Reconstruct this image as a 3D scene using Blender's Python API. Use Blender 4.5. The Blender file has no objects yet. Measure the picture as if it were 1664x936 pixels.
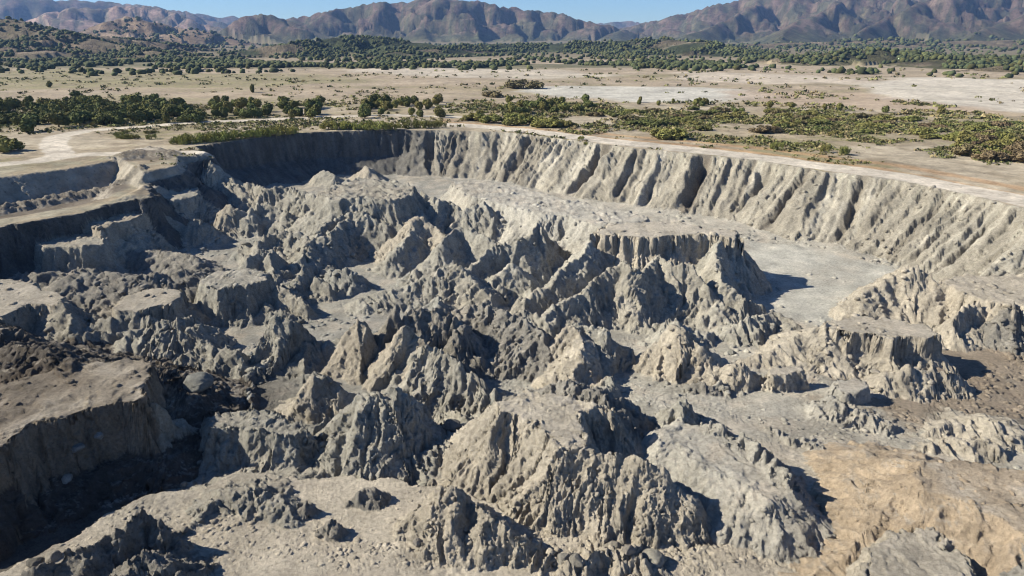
import bpy, math, random
import numpy as np
from math import radians as R_

random.seed(7)
SC = bpy.context.scene
COL = SC.collection

# ------------------------------------------------------------------ camera
CAM_H = 32.0
PITCH = radians_pitch = math.radians(20.2)
FPX = 1109.0                                    # focal length in photograph pixels (1664 wide)
cam_d = bpy.data.cameras.new("camera")
cam_d.sensor_width = 36.0
cam_d.lens = 36.0 * FPX / 1664.0
cam_d.clip_start = 0.5
cam_d.clip_end = 40000.0
cam = bpy.data.objects.new("camera", cam_d)
cam.location = (0, 0, CAM_H)
cam.rotation_euler = (math.pi / 2 - PITCH, 0, 0)
COL.objects.link(cam)
SC.camera = cam

# ------------------------------------------------------------------ light
SUN_EL = math.radians(33)
HAZE_D = 5e-5
SUN_AZ = math.radians(-88)                      # clockwise from +Y: from the left, a little ahead
w = bpy.data.worlds.new("World")
SC.world = w
w.use_nodes = True
nt = w.node_tree
nt.nodes.clear()
sky = nt.nodes.new("ShaderNodeTexSky")
sky.sky_type = 'NISHITA'
sky.sun_disc = False
sky.sun_elevation = SUN_EL
sky.sun_rotation = SUN_AZ
sky.altitude = 600
sky.air_density = 1.0
sky.dust_density = 0.0
sky.ozone_density = 4.0
bg = nt.nodes.new("ShaderNodeBackground")
bg.inputs[1].default_value = 0.062
wo = nt.nodes.new("ShaderNodeOutputWorld")
tint = nt.nodes.new("ShaderNodeVectorMath")          # clear mountain air: the whole sky a little bluer
tint.operation = 'MULTIPLY'
tint.inputs[1].default_value = (.68, .86, 1.06)
nt.links.new(sky.outputs[0], tint.inputs[0])
nt.links.new(tint.outputs[0], bg.inputs[0])
nt.links.new(bg.outputs[0], wo.inputs[0])
sd = bpy.data.lights.new("sun", 'SUN')
sd.energy = 5.0
sd.angle = math.radians(0.55)
sd.color = (1.0, 0.925, 0.77)
sun = bpy.data.objects.new("sun", sd)
from mathutils import Vector
sdir = Vector((math.sin(SUN_AZ) * math.cos(SUN_EL), math.cos(SUN_AZ) * math.cos(SUN_EL), math.sin(SUN_EL)))
sun.rotation_euler = sdir.to_track_quat('Z', 'Y').to_euler()
sun.location = sdir * 200
COL.objects.link(sun)
SC.view_settings.view_transform = 'Standard'
SC.view_settings.look = 'None'
SC.view_settings.gamma = 1.0
SC.view_settings.use_curve_mapping = False
SC.view_settings.exposure = 1.0
SC.cycles.filter_width = 1.1
SC.cycles.max_bounces = 6
SC.cycles.diffuse_bounces = 3
SC.cycles.volume_bounces = 0

# ------------------------------------------------------------------ helpers
CP, SP = math.cos(PITCH), math.sin(PITCH)


def at(px, py, z=0.0):
    """world point at height z seen at photograph pixel (px, py)"""
    u = (px - 832.0) / FPX
    v = (468.0 - py) / FPX
    dx, dy, dz = u, CP + v * SP, -SP + v * CP
    t = (z - CAM_H) / dz
    return (dx * t, dy * t, z)


_rs = np.random.RandomState(11)
_PERM = np.tile(_rs.permutation(512).astype(np.int32), 3)
_G2 = np.stack([np.cos(np.arange(512) * 2.399963), np.sin(np.arange(512) * 2.399963)], 1).astype(np.float32)
_g3 = _rs.normal(size=(512, 3)); _g3 /= np.linalg.norm(_g3, axis=1)[:, None]
_G3 = (_g3 * 1.35).astype(np.float32)
_J3 = _rs.uniform(0, 1, (512, 4)).astype(np.float32)
CH = 32768


def _n2(x, y, seed):
    xi = np.floor(x); yi = np.floor(y)
    fx = x - xi; fy = y - yi
    X = xi.astype(np.int32) & 511; Y = (yi.astype(np.int32) + seed * 57) & 511
    X1 = (X + 1) & 511; Y1 = (Y + 1) & 511
    a = _PERM[X]; b = _PERM[X1]
    u = fx * fx * fx * (fx * (fx * 6 - 15) + 10); v = fy * fy * fy * (fy * (fy * 6 - 15) + 10)
    def g(h, dx, dy):
        q = _G2[h]
        return q[:, 0] * dx + q[:, 1] * dy
    n00 = g(_PERM[a + Y], fx, fy); n10 = g(_PERM[b + Y], fx - 1, fy)
    n01 = g(_PERM[a + Y1], fx, fy - 1); n11 = g(_PERM[b + Y1], fx - 1, fy - 1)
    p = n00 + u * (n10 - n00); q = n01 + u * (n11 - n01)
    return (p + v * (q - p)) * 1.5


def _n3(x, y, z, seed):
    xi = np.floor(x); yi = np.floor(y); zi = np.floor(z)
    fx = x - xi; fy = y - yi; fz = z - zi
    X = xi.astype(np.int32) & 511; Y = (yi.astype(np.int32) + seed * 57) & 511; Z = (zi.astype(np.int32) + seed * 31) & 511
    X1 = (X + 1) & 511; Y1 = (Y + 1) & 511; Z1 = (Z + 1) & 511
    u = fx * fx * (3 - 2 * fx); v = fy * fy * (3 - 2 * fy); w_ = fz * fz * (3 - 2 * fz)
    a = _PERM[X]; b = _PERM[X1]
    aa = _PERM[a + Y]; ab = _PERM[a + Y1]; ba = _PERM[b + Y]; bb = _PERM[b + Y1]
    def g(h, dx, dy, dz):
        q = _G3[h]
        return q[:, 0] * dx + q[:, 1] * dy + q[:, 2] * dz
    l = lambda p, q, t: p + t * (q - p)
    r0 = l(l(g(_PERM[aa + Z], fx, fy, fz), g(_PERM[ba + Z], fx - 1, fy, fz), u),
           l(g(_PERM[ab + Z], fx, fy - 1, fz), g(_PERM[bb + Z], fx - 1, fy - 1, fz), u), v)
    r1 = l(l(g(_PERM[aa + Z1], fx, fy, fz - 1), g(_PERM[ba + Z1], fx - 1, fy, fz - 1), u),
           l(g(_PERM[ab + Z1], fx, fy - 1, fz - 1), g(_PERM[bb + Z1], fx - 1, fy - 1, fz - 1), u), v)
    return l(r0, r1, w_)


def n2(x, y, seed=0):
    x = np.asarray(x, np.float32); y = np.asarray(y, np.float32)
    o = np.empty(x.shape, np.float32)
    for i in range(0, len(x), CH):
        s = slice(i, i + CH); o[s] = _n2(x[s], y[s], seed)
    return o


def n3(x, y, z, seed=0):
    o = np.empty(x.shape, np.float32)
    for i in range(0, len(x), CH):
        s = slice(i, i + CH); o[s] = _n3(x[s], y[s], z[s], seed)
    return o


def worley(x, y, z, f, seed=0):
    """distance to nearest and second-nearest cell point, and a random number per cell"""
    F1 = np.empty(len(x), np.float32); F2 = F1.copy(); ID = F1.copy()
    for s0 in range(0, len(x), CH):
        s = slice(s0, s0 + CH)
        px, py, pz = x[s] * f, y[s] * f, z[s] * f
        ix, iy, iz = np.floor(px).astype(np.int32), np.floor(py).astype(np.int32), np.floor(pz).astype(np.int32)
        f1 = np.full(px.shape, 9, np.float32); f2 = f1.copy(); idd = np.zeros(px.shape, np.float32)
        for a in (-1, 0, 1):
            for b in (-1, 0, 1):
                for c in (-1, 0, 1):
                    X = ix + a; Y = iy + b; Z = iz + c
                    h = _PERM[_PERM[_PERM[X & 511] + ((Y + seed * 7) & 511)] + (Z & 511)]
                    g = _J3[h]
                    d = (X + g[:, 0] - px) ** 2 + (Y + g[:, 1] - py) ** 2 + (Z + g[:, 2] - pz) ** 2
                    m = d < f1
                    f2 = np.where(m, f1, np.minimum(f2, d)); f1 = np.where(m, d, f1); idd = np.where(m, g[:, 3], idd)
        F1[s] = np.sqrt(f1); F2[s] = np.sqrt(f2); ID[s] = idd
    return F1, F2, ID


def fbm2(x, y, f, oct, seed=0, gain=0.5, mode=0):
    o = 0; a = 1.0
    for k in range(oct):
        v = n2(x * f, y * f, seed + k * 3)
        if mode == 1: v = 1 - 2 * np.abs(v)
        elif mode == 2: v = 2 * np.abs(v) - 0.5
        o = o + a * v
        a *= gain; f *= 2.07
    return o


def ss(a, b, x):
    t = np.clip((x - a) / (b - a), 0, 1)
    return t * t * (3 - 2 * t)


def mesh_np(name, V, F, col=None, mat=None, smooth=True):
    """V (n,3), F (m,4 or 3) -> linked mesh object"""
    me = bpy.data.meshes.new(name)
    V = np.ascontiguousarray(V, np.float32); F = np.ascontiguousarray(F, np.int32)
    k = F.shape[1]
    me.vertices.add(len(V)); me.vertices.foreach_set("co", V.ravel())
    me.loops.add(F.size); me.loops.foreach_set("vertex_index", F.ravel())
    me.polygons.add(len(F)); me.polygons.foreach_set("loop_start", np.arange(0, F.size, k, dtype=np.int32))
    me.update(calc_edges=True)
    if smooth:
        me.polygons.foreach_set("use_smooth", np.ones(len(F), bool))
    if col is not None:
        a = me.color_attributes.new("Soil", 'FLOAT_COLOR', 'POINT')
        c = np.ones((len(V), 4), np.float32); c[:, :3] = col[:, :3]
        if col.shape[1] > 3: c[:, 3] = col[:, 3]
        a.data.foreach_set("color", c.ravel())
    if mat: me.materials.append(mat)
    ob = bpy.data.objects.new(name, me)
    COL.objects.link(ob)
    return ob


# ------------------------------------------------------------------ materials
def mat_new(name):
    m = bpy.data.materials.new(name)
    m.use_nodes = True
    n = m.node_tree
    n.nodes.clear()
    out = n.nodes.new("ShaderNodeOutputMaterial")
    b = n.nodes.new("ShaderNodeBsdfPrincipled")
    b.inputs["Specular IOR Level"].default_value = 0.15
    b.inputs["Roughness"].default_value = 0.95
    n.links.new(b.outputs[0], out.inputs[0])
    return m, n, b


def node(n, t, **k):
    x = n.nodes.new(t)
    for a, v in k.items():
        setattr(x, a, v)
    return x


def soil_material(name, fine, mid, bump_d, amt=0.35, grit=0.4):
    """vertex-painted soil colour broken up by three noises, fine relief from two more"""
    m, n, b = mat_new(name)
    tc = node(n, "ShaderNodeTexCoord")
    at_ = node(n, "ShaderNodeAttribute", attribute_name="Soil")
    def noise(sc, det, rough=0.6):
        x = node(n, "ShaderNodeTexNoise"); x.inputs["Scale"].default_value = sc
        x.inputs["Detail"].default_value = det; x.inputs["Roughness"].default_value = rough
        n.links.new(tc.outputs["Object"], x.inputs["Vector"]); return x
    a = noise(fine, 6, 0.75); c = noise(mid, 4)
    mr = node(n, "ShaderNodeMapRange"); mr.inputs[1].default_value = 0.3; mr.inputs[2].default_value = 0.7
    mr.inputs[3].default_value = 1 - amt; mr.inputs[4].default_value = 1 + amt
    n.links.new(a.outputs["Fac"], mr.inputs[0])
    mr2 = node(n, "ShaderNodeMapRange"); mr2.inputs[1].default_value = 0.35; mr2.inputs[2].default_value = 0.65
    mr2.inputs[3].default_value = 1 - amt * .5; mr2.inputs[4].default_value = 1 + amt * .5
    n.links.new(c.outputs["Fac"], mr2.inputs[0])
    mul = node(n, "ShaderNodeMath", operation='MULTIPLY')
    n.links.new(mr.outputs[0], mul.inputs[0]); n.links.new(mr2.outputs[0], mul.inputs[1])
    vm = node(n, "ShaderNodeVectorMath", operation='SCALE')
    g = noise(fine * 2.6, 3, .6)
    mg = node(n, "ShaderNodeMapRange"); mg.inputs[1].default_value = .60; mg.inputs[2].default_value = .70
    mg.inputs[3].default_value = 1; mg.inputs[4].default_value = 1 - grit
    n.links.new(g.outputs["Fac"], mg.inputs[0])
    mu2 = node(n, "ShaderNodeMath", operation='MULTIPLY')
    n.links.new(mul.outputs[0], mu2.inputs[0]); n.links.new(mg.outputs[0], mu2.inputs[1])
    n.links.new(at_.outputs["Color"], vm.inputs[0]); n.links.new(mu2.outputs[0], vm.inputs["Scale"])
    n.links.new(vm.outputs[0], b.inputs["Base Color"])
    if bump_d > 0:
        bp = node(n, "ShaderNodeBump"); bp.inputs["Strength"].default_value = 1.0
        bp.inputs["Distance"].default_value = bump_d
        add = node(n, "ShaderNodeMath", operation='ADD')
        v = noise(fine * 3.1, 5, 0.7)
        sh = node(n, "ShaderNodeMath", operation='ABSOLUTE'); s5 = node(n, "ShaderNodeMath", operation='SUBTRACT'); s5.inputs[1].default_value = .5
        n.links.new(v.outputs["Fac"], s5.inputs[0]); n.links.new(s5.outputs[0], sh.inputs[0])
        n.links.new(a.outputs["Fac"], add.inputs[0]); n.links.new(sh.outputs[0], add.inputs[1])
        n.links.new(add.outputs[0], bp.inputs["Height"])
        n.links.new(bp.outputs[0], b.inputs["Normal"])
    return m


M_CLAY = soil_material("clay", 2.2, 0.25, 0.42, 0.32)
M_PLAIN = soil_material("plain_soil", 0.35, 0.03, 0.35, 0.30)
M_FAR = soil_material("mountain_rock", 0.03, 0.006, 14.0, 0.5)
# ------------------------------------------------------------------ formations of the pit
# (kind, name, category, label, points, options); points are photograph pixels + height, turned into world points by at()
FE = []


def ridge(name, cat, label, pts, s1=1.5, h1=2.0, s2=0.85, A=0.28, f=0.45, jag=0.5, R=2.2, tint='g', sm=1.0):
    FE.append(dict(k='r', name=name, cat=cat, label=label, pts=[at(*p) for p in pts], s1=s1, h1=h1, s2=s2, A=A, f=f, jag=jag, R=R, tint=tint, sm=sm))


def mesa(name, cat, label, pts, z, s1=3.5, h1=4.0, s2=0.9, A=0.35, f=0.35, jag=0.15, R=2.5, tint='t', sm=1.0):
    FE.append(dict(k='m', name=name, cat=cat, label=label, pts=[at(p[0], p[1], z) for p in pts], z=z, s1=s1, h1=h1, s2=s2, A=A, f=f, jag=jag, R=R, tint=tint, sm=sm))


CPK, CRG, MES, MND, LDG, CRAG = 'clay peak', 'clay ridge', 'flat-topped butte', 'clay mound', 'clay ledge', 'clay crag'
# --- far left, under the ledge
mesa('clay_block', 'clay block', 'dark-topped blocky clay mass with a smooth pale face, below the ledge at the left', [(52, 392), (62, 372), (100, 366), (150, 371), (172, 384), (166, 398), (110, 402), (70, 402)], -7.2, s1=3.2, h1=4.5, s2=.9, jag=.7, tint='g')
ridge('clay_spur', CRG, 'rubbly spur descending right from the dark-topped block', [(165, 372, -6.6), (205, 392, -9), (235, 418, -12)], s1=1.1)
ridge('clay_peak', CPK, 'pointed grey cone right of the dark-topped block, under the left cliff', [(252, 372, -9.3), (267, 351, -7.2), (285, 358, -8.4)], s1=1.7, tint='g')
ridge('clay_mound', MND, 'rounded hump joined to the right of the grey cone under the left cliff', [(305, 362, -9), (325, 356, -8.5), (342, 366, -10)], s1=1.4, h1=3)
ridge('clay_peak', CPK, 'tan pointed peak with a lit left face, topping the left slope of lumps', [(366, 330, -6.6), (378, 338, -7.8), (398, 346, -9.2)], s1=1.9, h1=4, tint='t')
ridge('clay_ridge', CRG, 'knobbly ridge running right behind the tan pointed peak', [(405, 342, -8.5), (425, 327, -7.4), (445, 338, -8.5), (470, 348, -9.5)], jag=.9)
ridge('clay_ridge', CRG, 'far row of rounded lumps between the left cliff and the big lumpy hill', [(352, 300, -8), (370, 304, -8), (404, 302, -8), (430, 309, -8), (457, 307, -7.8), (485, 310, -8), (512, 322, -9)], jag=1.3, tint='g')
ridge('clay_mound', MND, 'low lumpy hill in front of the cone below the left cliff', [(205, 412, -11), (250, 408, -10.6), (300, 415, -10.4), (322, 425, -11)], s1=.8, s2=.5, jag=.6, tint='d')
ridge('clay_spur', CRG, 'steep buttress falling from the left cliff corner into the pit', [(252, 300, -2.6), (290, 318, -6.5), (330, 345, -10)], s1=1.2, h1=3, A=.35)
ridge('clay_spur', CRG, 'second buttress under the end of the left ledge', [(345, 262, -1.8), (362, 280, -5), (392, 298, -9)], s1=1.3, h1=3, A=.35)
ridge('talus_cone', MND, 'tall slump cone leaning on the shaded back wall', [(528, 276, -9.6), (540, 282, -10.2)], s1=1.1, s2=.7)
ridge('talus_cone', MND, 'light-coloured lump on the shaded back wall right of the slump cone', [(596, 270, -9.2), (600, 276, -10)], s1=1.2, s2=.7, tint='t')
mesa('clay_ledge', LDG, 'narrow broken step just below the left rim, behind the dark-topped block', [(128, 366), (180, 350), (232, 338), (240, 344), (214, 358), (160, 374)], -5.6, s1=2.4, h1=3, s2=.9, jag=.7, tint='t')
mesa('clay_ledge', LDG, 'small slumped step under the rim bend, right of the narrow broken step', [(258, 318), (300, 304), (322, 306), (318, 318), (280, 326)], -5.8, s1=2.0, h1=3, s2=.9, jag=.8, tint='g')
ridge('clay_mound', MND, 'slumped heap leaning on the cliff where the left rim turns away', [(352, 282, -5.5), (376, 296, -7.2), (392, 312, -9)], s1=1.1, h1=2, s2=.7, jag=.9)
ridge('clay_mound', MND, 'rubble apron spilling from the left rim toward the grey cone', [(205, 352, -7.5), (228, 372, -9), (240, 398, -11)], s1=.9, h1=2, s2=.6, jag=1.0)
ridge('clay_mound', MND, 'low rubble bank in front of the pale face of the dark-topped block', [(20, 448, -10.8), (80, 446, -10.6), (140, 440, -10.8)], s1=.9, h1=1, s2=.6, jag=.9, tint='d')
# --- left ledges
mesa('clay_ledge', LDG, 'broad pale flat ledge at the left picture edge above the dark hollow', [(-120, 452), (0, 452), (62, 458), (70, 470), (104, 484), (94, 492), (45, 496), (0, 516), (-120, 548)], -8, s1=4, h1=5, s2=1.0, tint='t')
mesa('clay_ledge', LDG, 'tilted pale slab ledge with a clean broken front edge, left of centre', [(196, 486), (245, 470), (292, 474), (297, 480), (285, 491), (240, 500), (214, 508), (190, 502)], -9, s1=4, h1=2.5, s2=.8, jag=.25, tint='t')
mesa('clay_ledge', LDG, 'rough-topped cliff block in shade right of the tilted slab ledge', [(318, 462), (350, 440), (400, 436), (434, 446), (438, 456), (400, 464), (350, 470)], -8.4, s1=3, h1=5, s2=1.0, jag=.6, tint='g')
ridge('clay_ridge', CRG, 'rubble ridge above the tilted slab ledge', [(110, 452, -9), (170, 446, -8.8), (230, 448, -8.6), (300, 440, -9)], s1=.7, s2=.5, jag=.7, tint='d')
ridge('clay_spur', CRG, 'shaded spur beneath the right end of the broad pale ledge', [(98, 488, -7.6), (118, 520, -9.5), (140, 560, -12.5)], s1=1.7)
ridge('clay_ridge', CRG, 'low broken ridge in front of the tilted slab ledge', [(150, 528, -10.5), (200, 512, -9.6), (240, 516, -9.8), (262, 530, -10.6)], s1=1.4, jag=.6)
ridge('clay_mound', MND, 'lumpy mound below the low broken ridge, left of the narrow shaded floor', [(215, 545, -11), (268, 528, -9.6), (306, 520, -9.4), (335, 540, -11)], s1=1.2, jag=.9)
ridge('clay_mound', MND, 'craggy mound beside the flat boulder, left of the double-headed peak', [(292, 585, -10.6), (330, 568, -9.6), (378, 562, -8.8), (392, 580, -10)], s1=1.7, h1=3, jag=.9, tint='g')
mesa('clay_terrace', 'clay terrace', 'big pale terrace at the left with a dark cliff facing the viewer', [(-140, 640), (0, 628), (70, 606), (150, 588), (210, 584), (240, 594), (246, 606), (242, 632), (228, 648), (190, 652), (130, 672), (60, 694), (0, 730), (-140, 770)], -4, s1=6.0, h1=7.5, s2=1.2, A=.35, f=.3, jag=.45, R=3, tint='b')
ridge('clay_spur', CRG, 'thin buttress standing against the terrace cliff at its right end', [(246, 642, -4.5), (256, 690, -8), (262, 740, -12.5)], s1=2.8, h1=4, s2=1.3)
ridge('clay_mound', MND, 'dark earthy hummock heaped on the back of the big terrace', [(20, 560, -6), (70, 575, -4), (110, 590, -3.2)], s1=.8, s2=.5, jag=.8, tint='k')
ridge('clay_mound', MND, 'dark earth slope rising at the left picture edge under the pale ledge', [(-60, 515, -7.5), (0, 535, -7), (45, 552, -8.5)], s1=1.0, jag=.8, tint='k')
ridge('clay_ridge', CRG, 'dark buttress in the lower left corner, rising out of the trench', [(-60, 700, -5), (0, 770, -6.5), (40, 810, -9.5), (70, 850, -12)], s1=2.0, h1=3, tint='k')
mesa('clay_hill', MND, 'rubble-covered hill with a steep dark edge on the right of the deep gorge', [(342, 676), (380, 668), (440, 672), (492, 690), (500, 706), (450, 712), (400, 706), (346, 700)], -8.6, s1=2.2, h1=3.6, s2=.8, jag=.9, tint='g')
# --- central mass
mesa('clay_hill', MND, 'big lumpy hill with a ragged flat top in front of the shaded back wall', [(520, 318), (548, 300), (590, 292), (640, 296), (668, 305), (672, 318), (640, 327), (590, 325), (540, 326)], -4.2, s1=1.8, h1=4, s2=.75, jag=1.2, tint='g')
ridge('clay_ridge', CRG, 'ridge of knobs stepping right and down from the big lumpy hill', [(655, 326, -5.5), (685, 314, -4.6), (712, 328, -6), (732, 328, -6.4), (750, 344, -8), (785, 331, -6.2), (800, 358, -9.5)], jag=.9, s1=1.7, h1=3)
ridge('clay_ridge', CRG, 'long shaded ridge sloping left below the big lumpy hill', [(600, 346, -6.5), (560, 350, -7), (520, 372, -8), (500, 400, -9.5), (478, 430, -11)], jag=1.0, A=.35)
ridge('clay_ridge', CRG, 'curved shaded rim of clay in the bowl below the big lumpy hill', [(520, 385, -8.5), (570, 358, -7.2), (600, 352, -7), (625, 368, -8.6)], jag=.8)
ridge('clay_peak', CPK, 'tan cone with fluted left face in the middle of the clay field', [(668, 360, -6.2), (680, 352, -5.6), (705, 368, -7.4), (730, 392, -9)], s1=1.3, h1=3, A=.4, f=.7, tint='t')
ridge('clay_ridge', CRG, 'blocky ridge with a shaded front stretching right of the fluted tan cone', [(716, 391, -7.5), (752, 372, -7), (786, 384, -7.6), (814, 398, -8.8), (838, 392, -9.5)], s1=1.9, h1=3.5, tint='g')
ridge('clay_ridge', CRG, 'low ridge trailing left from the tan cone toward the rubble bowl', [(640, 410, -10), (660, 388, -8.6), (672, 372, -7.5)], tint='g')
ridge('clay_ridge', CRG, 'knobby clay ridge left of the rubble bowl, dropping toward the narrow floor', [(420, 392, -9.5), (450, 378, -8.6), (490, 384, -8.8), (505, 410, -10)], jag=1.0)
ridge('clay_spire', CPK, 'short blunt spire standing alone left of the rubble bowl', [(491, 432, -9.4)], s1=2.4, h1=3, jag=.2)
ridge('clay_spire', CPK, 'rounded knob just below the short blunt spire', [(512, 448, -10.2), (530, 455, -10.8)], s1=2.2, h1=2.5, jag=.4)
ridge('clay_spire', CPK, 'small knobbly spire with a round head beside the rough cliff block', [(454, 467, -9.6), (478, 478, -10.4), (505, 492, -11.4)], s1=2.3, h1=3, jag=.8)
ridge('clay_ridge', CRG, 'smooth rounded shaded rib right of the rough cliff block', [(400, 420, -8.6), (440, 408, -8.2), (445, 430, -9.4), (452, 448, -11)], s1=2.0, h1=3)
ridge('clay_mound', MND, 'broad grey hill with several blunt heads at the centre of the pit', [(668, 462, -10.5), (712, 437, -8.2), (737, 432, -7.6), (758, 447, -8.8), (782, 474, -10.6)], s1=1.0, h1=2.5, s2=.6, jag=.9, tint='g')
ridge('clay_ridge', CRG, 'grey shoulder running left from the broad central hill', [(590, 488, -12), (630, 472, -11), (668, 462, -10.5)], s1=.7, s2=.5, tint='g')
ridge('clay_peak', CPK, 'tall grey twin-headed peak left of the flat-topped butte', [(840, 392, -6.2), (862, 378, -5.4), (873, 361, -4.2), (888, 378, -5.6), (897, 396, -8)], s1=1.9, h1=5, s2=.9, tint='g')
ridge('clay_ridge', CRG, 'jagged ridge descending left from the twin-headed peak', [(838, 392, -6.6), (800, 402, -7.2), (782, 422, -8.6), (764, 438, -10)], s1=1.7, h1=3, jag=.9, tint='g')
ridge('clay_spur', CRG, 'small pointed spur at the foot of the twin-headed peak', [(833, 428, -8.2), (812, 448, -10), (790, 468, -11.5)], s1=1.5, h1=2, tint='g')
# --- flat-topped butte and bench behind it
mesa('clay_bench', LDG, 'pale bench with white clay running along the foot of the sunlit pit wall', [(736, 296), (790, 296), (850, 306), (905, 322), (960, 332), (1010, 344), (1050, 352), (1040, 372), (975, 370), (930, 352), (885, 350), (850, 340), (800, 330), (760, 318)], -6.8, s1=1.5, h1=3, s2=.85, A=.55, jag=.7, tint='w')
mesa('flat_topped_butte', MES, 'largest flat-topped butte with shadowed alcoves under its rim, right of centre', [(962, 379), (1000, 364), (1060, 360), (1130, 366), (1200, 376), (1206, 387), (1180, 386), (1140, 381), (1100, 384), (1040, 384)], -4.2, s1=6, h1=3.4, s2=1.15, A=.8, f=.3, jag=.2, R=3, tint='t')
ridge('clay_ridge', CRG, 'long knife ridge leaning left in front of the flat-topped butte', [(962, 392, -5), (950, 412, -6.2), (920, 438, -7.6), (898, 458, -8.6), (872, 470, -9.4), (846, 487, -10.6)], s1=1.6, h1=3, s2=1.0, tint='g')
ridge('clay_peak', CPK, 'biggest double cone, rising in front of the flat-topped butte', [(890, 506, -10.2), (937, 476, -8.6), (986, 444, -6.4), (1004, 426, -4.8), (1020, 440, -5.8), (1036, 436, -5.6), (1050, 452, -7.5)], s1=1.7, h1=4.5, s2=.9, jag=.7, A=.35, tint='g')
ridge('clay_ridge', CRG, 'ribbed ridge joining the biggest double cone to the butte foot', [(1045, 440, -6.4), (1075, 418, -5.6), (1092, 436, -6.4), (1118, 430, -5.8), (1130, 450, -7.4), (1152, 470, -9)], s1=2.0, h1=5, jag=.8, tint='g')
ridge('clay_ridge', CRG, 'shaded buttress under the right end of the flat-topped butte', [(1165, 390, -4.5), (1168, 425, -6.6), (1176, 462, -8.6), (1210, 486, -10.2), (1244, 500, -12)], s1=2.0, h1=4, tint='g')
ridge('clay_ridge', CRG, 'low lumpy ridge at the end of the butte, beside its long shadow', [(1188, 528, -11.6), (1215, 520, -10.8), (1260, 512, -11.4), (1290, 532, -12.4)], s1=1.0, jag=.8, tint='g')
# --- central foreground of peaks
ridge('clay_peak', CPK, 'double-headed dark peak at the end of the narrow shaded floor', [(425, 560, -9.4), (440, 517, -5.6), (455, 516, -5.4), (478, 526, -6.2), (486, 560, -9.2), (494, 590, -11)], s1=2.0, h1=5, s2=.9, A=.35, tint='g')
ridge('clay_ridge', CRG, 'brown wedge-shaped ridge below the double-headed dark peak', [(488, 622, -8.6), (500, 612, -7.8), (530, 620, -8.6), (566, 632, -10), (585, 655, -11.6)], s1=1.7, h1=3, tint='t')
ridge('clay_peak', CPK, 'smooth tan cone with a rounded head, left of centre', [(572, 532, -6.6), (582, 518, -5.4), (600, 530, -6.6), (616, 562, -9.5)], s1=1.9, h1=5, s2=1.0, A=.2, tint='t')
ridge('clay_ridge', CRG, 'low saddle wall linking the double-headed peak and the smooth tan cone', [(490, 560, -9.2), (520, 552, -9.6), (556, 552, -9)], s1=1.5)
ridge('clay_peak', CPK, 'thin dark pinnacle right of the smooth tan cone', [(640, 500, -4.6), (650, 522, -6.6)], s1=2.3, h1=5, s2=1.0, tint='d')
ridge('clay_ridge', CRG, 'black crumbly ridge overhanging a deep hollow in the centre', [(660, 516, -6.4), (688, 506, -6), (720, 508, -6.2), (752, 528, -7.4), (740, 545, -8.6)], s1=1.7, h1=4, jag=1.0, tint='d')
ridge('clay_ridge', CRG, 'broad rubbly arch ridge enclosing the deep central hollow on the right', [(752, 505, -8), (785, 497, -7.4), (820, 512, -7.8), (856, 528, -8), (884, 548, -8.6), (890, 575, -10.5)], s1=1.2, h1=3, s2=.9, jag=.9, tint='d')
ridge('clay_peak', CPK, 'sharp-edged cone with a sunlit tan left face at the centre', [(664, 531, -5.4), (672, 548, -6.8), (680, 566, -7.6)], s1=1.6, h1=4, s2=1.0, A=.22, tint='t')
ridge('clay_ridge', CRG, 'shaded serrated ridge dropping right from the sharp-edged cone', [(680, 566, -7.4), (714, 576, -7.6), (742, 592, -8.6), (768, 608, -9.6), (800, 630, -11.5)], s1=1.7, h1=3, jag=.8, tint='g')
ridge('clay_peak', CPK, 'broad cone with a bright left flank below the biggest double cone', [(930, 532, -7), (946, 546, -7.8), (940, 571, -8.2)], s1=1.4, h1=3, s2=.9, tint='t')
ridge('clay_ridge', CRG, 'dark ridge behind the bright-flanked cone', [(936, 528, -7.4), (982, 538, -7.4), (1004, 560, -9.4), (1030, 580, -11)], s1=1.5, h1=3, jag=.7, tint='g')
ridge('clay_peak', CPK, 'wide brown-grey peak with a long left slope, right of centre', [(1076, 560, -8.6), (1102, 525, -5.4), (1130, 545, -6.8), (1150, 570, -8.4), (1180, 586, -10)], s1=1.3, h1=3, s2=.85, A=.4, f=.6, tint='t')
ridge('clay_peak', CPK, 'small cone with a dark right side below the wide brown-grey peak', [(1165, 600, -10.2), (1200, 588, -8.8), (1216, 600, -9.6)], s1=1.6, h1=3, tint='t')
mesa('clay_block', 'clay block', 'small flat-topped block with a dark right face below the tan butte slope', [(1244, 604), (1258, 595), (1292, 597), (1300, 604), (1280, 611), (1252, 613)], -9.8, s1=2.6, h1=3, s2=.8, tint='t')
ridge('clay_mound', MND, 'dark lump sticking out of rubble left of the small flat-topped block', [(1130, 626, -10.8), (1150, 618, -10), (1168, 630, -11)], s1=2.0, tint='d')
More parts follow.
